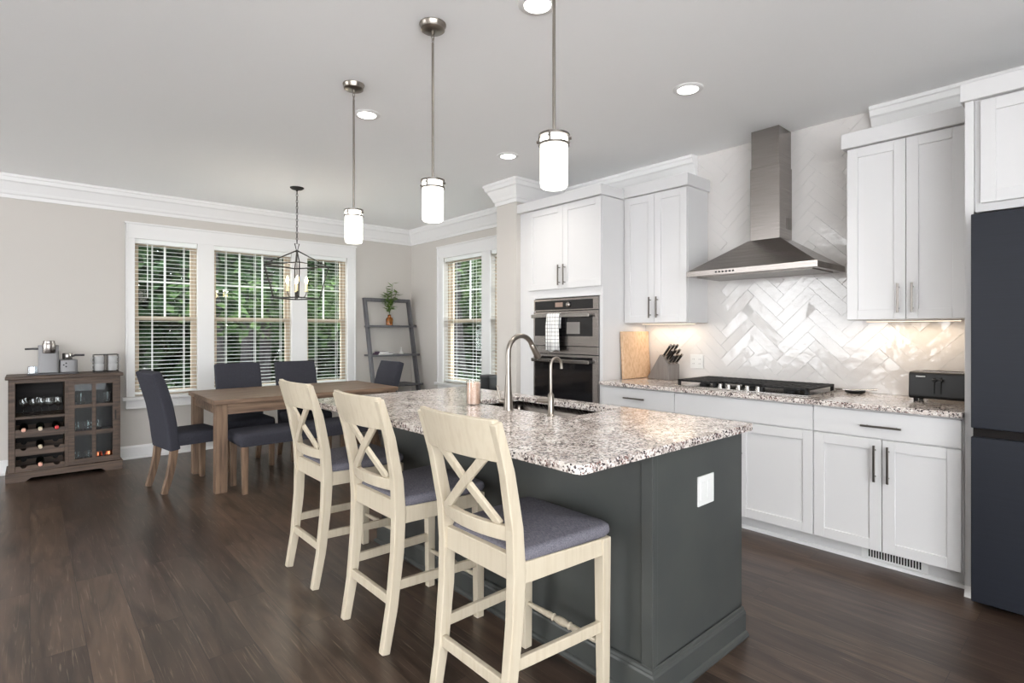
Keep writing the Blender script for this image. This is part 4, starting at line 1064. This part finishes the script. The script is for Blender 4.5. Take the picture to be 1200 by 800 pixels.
tag(finish('ornament', lathe(B(), (3.86, 6.68, 1.0052), [(0.032, 0), (0.03, 0.012), (0.012, 0.04), (0.008, 0.08), (0.012, 0.085), (0.001, 0.095)], 20), 'white_wax', smooth=50), 'small white cone ornament on the second ladder shelf', 'ornament')

# dark bin beyond the island
t = thing('waste_bin', 'black upright bin seen behind the faucet, below the side window', 'bin', (3.96, 4.87, 0))
bm = B(); loft(bm, [[(x, y, z) for x, y in rpoly([(3.96-a, 4.87-b), (3.96+a, 4.87-b), (3.96+a, 4.87+b), (3.96-a, 4.87+b)], 0.03, 4)] for z, a, b in ((0, 0.075, 0.065), (0.79, 0.085, 0.075))])
part('body', bm, 'black', t, smooth=40)
bm = B(); loft(bm, [[(x, y, z) for x, y in rpoly([(3.96-a, 4.87-b), (3.96+a, 4.87-b), (3.96+a, 4.87+b), (3.96-a, 4.87+b)], 0.03, 4)] for z, a, b in ((0.79, 0.088, 0.078), (0.81, 0.088, 0.078), (0.816, 0.08, 0.07))])
part('lid', bm, 'maker_dark', t, smooth=40)

# ------------------------------------------------------------------ wine cabinet
t = thing('wine_cabinet', 'dark oak bar cabinet with wine racks and a glazed door by the left wall', 'cabinet', (0.255, 6.6, 0))
cx0_, cx1_, cyf, cyb = -0.142, 0.65, 6.405, 6.79
part('top', box(B(), cx0_-0.02, cx1_+0.022, cyf-0.022, cyb, 0.893, 0.922), 'bar_wood', t, bev=0.006)
bm = B(); box(bm, cx0_, cx0_+0.045, cyf, cyb, 0.0855, 0.893); box(bm, cx1_-0.03, cx1_, cyf, cyb, 0.0855, 0.893)
box(bm, 0.238, 0.262, cyf, cyb, 0.0855, 0.893); box(bm, cx0_+0.045, 0.238, cyf, cyf+0.02, 0.86, 0.893); box(bm, 0.262, cx1_-0.03, cyf, cyf+0.02, 0.868, 0.893)
part('frame', bm, 'bar_wood', t, bev=0.002)
part('back', box(B(), cx0_+0.045, cx1_-0.03, cyb-0.012, cyb, 0.0855, 0.893), 'bar_inside', t)
bm = B()
pz = [(cx0_-0.018, 0), (cx0_+0.11, 0), (cx0_+0.15, 0.03), (cx1_-0.15, 0.03), (cx1_-0.11, 0), (cx1_+0.018, 0), (cx1_+0.018, 0.085), (cx0_-0.018, 0.085)]
loft(bm, [[(p[0], y, p[1]) for p in pz] for y in (cyf-0.018, cyf+0.01)])
box(bm, cx0_-0.018, cx0_+0.01, cyf+0.01, cyb, 0, 0.085); box(bm, cx1_-0.01, cx1_+0.018, cyf+0.01, cyb, 0, 0.085); box(bm, cx0_+0.01, cx1_-0.01, cyf+0.01, cyb, 0.06, 0.085)
part('plinth', bm, 'bar_wood', t, bev=0.002)
part('shelf', box(B(), cx0_+0.046, 0.237, cyf+0.004, cyb-0.013, 0.545, 0.566), 'bar_wood', t, bev=0.002)
RACK = [0.452, 0.292, 0.135]; BX = [-0.042, 0.07, 0.182]
for z1 in RACK:
    pr = [(cx0_+0.046, z1-0.068), (0.237, z1-0.068), (0.237, z1)]
    for bx_ in reversed(BX):
        for k in range(7): a = k*PI/6; pr.append((bx_+0.022*math.cos(a), z1-0.022*math.sin(a)))
    pr.append((cx0_+0.046, z1))
    part('rack_board', prism(B(), pr, cyf+0.004, cyf+0.026, 'y'), 'bar_wood', t)
    part('rack_board', prism(B(), [(p[0], p[1]) for p in pr], cyb-0.06, cyb-0.04, 'y'), 'bar_wood', t)
    part('rack_shelf', box(B(), cx0_+0.046, 0.237, cyf+0.026, cyb-0.013, z1-0.068, z1-0.056), 'bar_inside', t)
for z in (0.35, 0.61): part('shelf', box(B(), 0.263, cx1_-0.031, cyf+0.03, cyb-0.013, z, z+0.016), 'bar_wood', t)
dx0, dx1, dz0, dz1 = 0.262, 0.636, 0.09, 0.868
bm = B(); ff = 0.046; fy0, fy1 = cyf-0.006, cyf+0.016
box(bm, dx0, dx0+ff, fy0, fy1, dz0, dz1); box(bm, dx1-ff, dx1, fy0, fy1, dz0, dz1); box(bm, dx0+ff, dx1-ff, fy0, fy1, dz0, dz0+0.05); box(bm, dx0+ff, dx1-ff, fy0, fy1, dz1-0.04, dz1)
mxx = (dx0+dx1)/2; box(bm, mxx-0.015, mxx+0.015, fy0, fy1, dz0+0.05, dz1-0.04)
for zz in (0.365, 0.61): box(bm, dx0+ff, mxx-0.015, fy0, fy1, zz, zz+0.03); box(bm, mxx+0.015, dx1-ff, fy0, fy1, zz, zz+0.03)
d = part('door', bm, 'bar_wood', t, bev=0.002)
part('door_glass', box(B(), dx0+ff-0.004, dx1-ff+0.004, cyf+0.006, cyf+0.009, dz0+0.046, dz1-0.036), 'door_glass', d)
part('finger_pull', box(B(), dx1-0.03, dx1-0.018, fy0-0.001, fy0+0.004, 0.48, 0.57), 'slot', d)

caps = [('pink_cap', 0, 0, 'rose-capped wine bottle at the left of the top rack row'), ('cream_cap', 0, 1, 'cream-capped wine bottle in the middle of the top rack row'), ('red_cap', 0, 2, 'red-capped wine bottle at the right of the top rack row'),
        ('cream_cap', 1, 1, 'cream-capped wine bottle alone in the middle rack row'), ('pink_cap', 2, 1, 'rose-capped wine bottle alone in the bottom rack row')]
for m_, r, c, lab in caps:
    z = RACK[r]-0.003; x = BX[c]
    t = thing('wine_bottle', lab, 'bottle', (x, cyf, z), group='wine bottles in the racks')
    part('bottle_glass', lathe(B(), (x, cyf-0.002, z), [(0.0145, 0.0), (0.0145, 0.07), (0.02, 0.09), (0.03, 0.12), (0.03, 0.27)], 18, axis='y'), 'bottle', t, smooth=50)
    part('foil_cap', lathe(B(), (x, cyf-0.008, z), [(0.001, 0.0), (0.014, 0.001), (0.0158, 0.004), (0.0155, 0.06)], 18, axis='y'), m_, t, smooth=50)
WG = [(0.001, 0.003), (0.028, 0.003), (0.03, 0), (0.028, 0.0045), (0.006, 0.008), (0.0035, 0.012), (0.0035, 0.06), (0.012, 0.068), (0.03, 0.09), (0.034, 0.115), (0.028, 0.15), (0.0268, 0.15), (0.0325, 0.115), (0.0285, 0.092), (0.01, 0.071), (0.001, 0.069)]
TG = [(0.001, 0.001), (0.026, 0.0), (0.028, 0.003), (0.034, 0.1), (0.0325, 0.1), (0.0268, 0.006), (0.001, 0.005)]
def glassware(name, prof, first, label, cat, group):
    o = finish(name, lathe(B(), (0, 0, 0), prof, 18), 'glass', smooth=50); o.location = first; return tag(o, label, cat, group)
def again(o, loc, label): c = o.copy(); c.location = loc; c['label'] = label; COL.objects.link(c); return c
sz = 0.5662
wg = glassware('wine_glass', WG, (-0.045, 6.5, sz), 'stemmed glass at the left end of the open cabinet shelf', 'glass', 'glasses on the open shelf')
for x, lab in ((0.022, 'stemmed glass second from the left on the open cabinet shelf'), (0.078, 'stemmed glass in the middle of the open cabinet shelf'), (0.13, 'stemmed glass second from the right on the open cabinet shelf'), (0.195, 'stemmed glass at the right end of the open cabinet shelf')):
    again(wg, (x, 6.5, sz), lab)
for x, lab in ((-0.03, 'stemmed glass behind the left end of the open cabinet shelf'), (0.05, 'stemmed glass in the back row, inner of the two on the open shelf')):
    again(wg, (x, 6.64, sz), lab)
tg = glassware('tumbler', TG, (0.34, 6.52, 0.3662), 'clear tumbler at the left on the middle glazed shelf', 'glass', 'tumblers behind the glazed door')
for loc, lab in (((0.41, 6.52, 0.3662), 'clear tumbler left of the door bar on the middle glazed shelf'), ((0.485, 6.52, 0.3662), 'clear tumbler right of the door bar on the middle glazed shelf'),
                 ((0.34, 6.52, 0.0858), 'clear tumbler at the left on the lowest glazed shelf'), ((0.415, 6.52, 0.0858), 'clear tumbler beside the copper mugs on the lowest glazed shelf'),
                 ((0.36, 6.55, 0.6262), 'clear tumbler at the left on the top glazed shelf'), ((0.56, 6.55, 0.6262), 'clear tumbler at the right on the top glazed shelf')):
    again(tg, loc, lab)
def mug(bmh, r, h, hy):
    pts = [(r-0.003, 0, h*0.82), (r+0.02, 0, h*0.8), (r+0.026, 0, h*0.5), (r+0.016, 0, h*0.25), (r-0.003, 0, h*0.2)]
    return tube(bmh, pts, 0.004, 8)
cm = thing('copper_mug', 'shiny copper mug behind the glazed door, left one', 'mug', (0.485, 6.5, 0.0858), rz=PI/2, group='copper mugs', world=False)
part('cup', lathe(B(), (0, 0, 0), [(0.001, 0.0), (0.028, 0), (0.036, 0.012), (0.04, 0.04), (0.035, 0.07), (0.033, 0.085), (0.031, 0.085), (0.033, 0.07), (0.037, 0.04), (0.03, 0.006), (0.001, 0.005)], 20), 'copper', cm, smooth=50)
part('handle', mug(B(), 0.036, 0.085, 0), 'copper', cm, smooth=50)
dup(cm, (0.572, 6.5, 0.0858), label='shiny copper mug behind the glazed door, right one')

# on the wine cabinet: coffee maker, frother, mug rack
TZ = 0.9222
t = thing('coffee_maker', 'grey single-serve coffee maker on the wine cabinet', 'coffee maker', (0.15, 6.58, TZ))
part('base', prism(B(), rpoly([(-0.02, 6.47), (0.345, 6.47), (0.345, 6.68), (-0.02, 6.68)], 0.03), TZ, TZ+0.016, 'z'), 'maker_dark', t, bev=0.003)
part('brew_tower', prism(B(), rpoly([(0.055, 6.48), (0.2, 6.48), (0.2, 6.69), (0.055, 6.69)], 0.02), TZ+0.016, TZ+0.268, 'z'), 'maker', t, bev=0.006, smooth=40)
bh = part('brew_head', lathe(B(), (0.13, 6.49, TZ), [(0.044, 0.195), (0.048, 0.2), (0.049, 0.27), (0.046, 0.285), (0.042, 0.288), (0.041, 0.305), (0.036, 0.31), (0.001, 0.31)], 28), 'steel', t, smooth=40)
part('lever', tube(B(), [(0.1, 6.5, TZ+0.235), (0.02, 6.5, TZ+0.238), (-0.035, 6.5, TZ+0.236)], [0.009, 0.009, 0.008], 10), 'maker_dark', t, smooth=50)
part('water_tank', prism(B(), rpoly([(-0.015, 6.49), (0.052, 6.49), (0.052, 6.66), (-0.015, 6.66)], 0.02), TZ+0.0165, TZ+0.075, 'z'), 'tank', t, smooth=40)
fb = part('frother_base', prism(B(), rpoly([(0.203, 6.48), (0.335, 6.48), (0.335, 6.67), (0.203, 6.67)], 0.03), TZ+0.016, TZ+0.132, 'z'), 'maker', t, bev=0.005, smooth=40)
for k, (dx, dz) in enumerate(((0.0, 0.0), (0.018, 0.016), (0.018, -0.016))):
    part('button', lathe(B(), (0.232+dx, 6.48, TZ+0.085+dz), [(0.0065, 0.002), (0.0065, -0.003), (0.001, -0.0035)], 12, axis='y'), 'slot', fb)
t = thing('frothing_jug', 'small steel frothing jug with black handle on the coffee maker side base', 'jug', (0.262, 6.56, TZ+0.132))
part('jug_body', lathe(B(), (0.262, 6.56, TZ+0.1325), [(0.034, 0), (0.037, 0.004), (0.037, 0.055), (0.034, 0.06), (0.001, 0.061)], 22), 'chrome', t, smooth=40)
part('handle', tube(B(), [(0.298, 6.55, TZ+0.163), (0.32, 6.54, TZ+0.172), (0.385, 6.52, TZ+0.172)], [0.008, 0.01, 0.01], 10), 'maker_dark', t, smooth=50)
RX0, RX1, RYc = 0.455, 0.645, 6.56
t = thing('mug_rack', 'black wire rack holding stacked pale mugs on the wine cabinet', 'rack', (0.55, RYc, TZ))
bm = B()
for z in (0.012, 0.17):
    tube(bm, [(RX0, RYc-0.05, TZ+z), (RX1, RYc-0.05, TZ+z), (RX1, RYc+0.05, TZ+z), (RX0, RYc+0.05, TZ+z)], 0.003, 6, closed=True)
for x in (RX0, RX0+0.085, RX1-0.085, RX1):
    for y in (RYc-0.05, RYc+0.05): tube(bm, [(x, y, TZ), (x, y, TZ+0.17)], 0.003, 6)
for x in (RX0+0.03, RX0+0.06, RX1-0.06, RX1-0.03): tube(bm, [(x, RYc-0.05, TZ+0.012), (x, RYc+0.05, TZ+0.012)], 0.0022, 6)
part('wire_frame', bm, 'iron', t, smooth=60)
mg = thing('mug', 'pale mug, lower one of the left stack in the wire rack', 'mug', (0.4985, RYc, TZ+0.0155), rz=PI, group='mugs in the wire rack', world=False)
part('cup', lathe(B(), (0, 0, 0), [(0.001, 0.0), (0.033, 0), (0.038, 0.006), (0.0395, 0.068), (0.0375, 0.068), (0.036, 0.01), (0.001, 0.006)], 22), 'mug', mg, smooth=40)
part('handle', mug(B(), 0.0385, 0.068, 0), 'mug', mg, smooth=50)
dup(mg, (0.4985, RYc, TZ+0.085), PI, 'pale mug, upper one of the left stack in the wire rack')
dup(mg, (0.6015, RYc, TZ+0.0155), 0, 'pale mug, lower one of the right stack in the wire rack')
dup(mg, (0.6015, RYc, TZ+0.085), 0, 'pale mug, upper one of the right stack in the wire rack')

# ------------------------------------------------------------------ outside: wooded lot
bm = B(); box(bm, -25, 45, YB+0.6, 50, -0.9, -0.6); box(bm, XW+0.6, 45, -15, YB+0.6, -0.9, -0.6)
o = struct('ground_outside', bm, 'ground', 'leafy woodland ground outside the windows')
def leaf_cloud(bm, c, R, n, size, rnd):
    for _ in range(n):
        while True:
            v = Vector((rnd.uniform(-1, 1), rnd.uniform(-1, 1), rnd.uniform(-1, 1)))
            if v.length < 1: break
        p = Vector(c)+Vector((v.x*R[0], v.y*R[1], v.z*R[2]))
        d = Vector((rnd.uniform(-1, 1), rnd.uniform(-1, 1), rnd.uniform(-0.6, 0.6))).normalized()
        s = d.cross(Vector((rnd.uniform(-1, 1), rnd.uniform(-1, 1), rnd.uniform(-1, 1))))
        if s.length < 0.1: continue
        s = s.normalized(); L = size*rnd.uniform(0.6, 1.4)
        vs = [bm.verts.new(p-d*L*0.5), bm.verts.new(p+s*L*0.3), bm.verts.new(p+d*L*0.5), bm.verts.new(p-s*L*0.3)]
        bm.faces.new(vs)
rnd = random.Random(11)
spots = [(1.2, 12.5), (2.6, 11.2), (3.9, 12.8), (5.4, 11.8), (0.4, 15), (7.2, 14.5), (9.5, 17.0), (11.0, 15.0), (12.8, 18.5), (9.0, 12.8), (4.6, 16.5), (14.5, 16)]
for k, (x, y) in enumerate(spots):
    t = thing('tree', 'leafy green tree in the woods outside the windows', 'tree', (x, y, -0.6), group='trees outside the windows')
    r = rnd.uniform(0.11, 0.2); dx, dy = rnd.uniform(-0.3, 0.3), rnd.uniform(-0.3, 0.3)
    part('trunk', tube(B(), [(x, y, -0.62), (x+dx*0.3, y+dy*0.3, 1.5), (x+dx, y+dy, 6.5)], [r*1.25, r, r*0.6], 12), 'bark', t, smooth=60)
    bm = B()
    for q in range(7):
        leaf_cloud(bm, (x+rnd.uniform(-1.5, 1.5), y+rnd.uniform(-1.2, 1.2), rnd.uniform(1.6, 5.5)), (1.0, 0.9, 0.7), 260, 0.17, rnd)
    part('crown', bm, 'leaves_a' if k % 2 else 'leaves_b', t)
bm = B()
for q in range(150):
    leaf_cloud(bm, (rnd.uniform(-2, 12), rnd.uniform(18.5, 22), rnd.uniform(-0.4, 8)), (1.6, 1.0, 1.3), 170, 0.55, rnd)
    leaf_cloud(bm, (rnd.uniform(12, 25), rnd.uniform(20, 27), rnd.uniform(-0.4, 9)), (1.6, 1.4, 1.3), 130, 0.66, rnd)
    leaf_cloud(bm, (rnd.uniform(19, 25), rnd.uniform(12, 21), rnd.uniform(-0.4, 9)), (1.6, 1.4, 1.3), 60, 0.7, rnd)
for q in range(50):
    leaf_cloud(bm, (rnd.uniform(-1, 12), rnd.uniform(9.8, 15), -0.25), (0.9, 0.7, 0.45), 120, 0.16, rnd)
o = finish('undergrowth', bm, 'leaves_b'); tag(o, 'dense green woodland foliage filling the view outside the windows', 'foliage', kind='stuff')
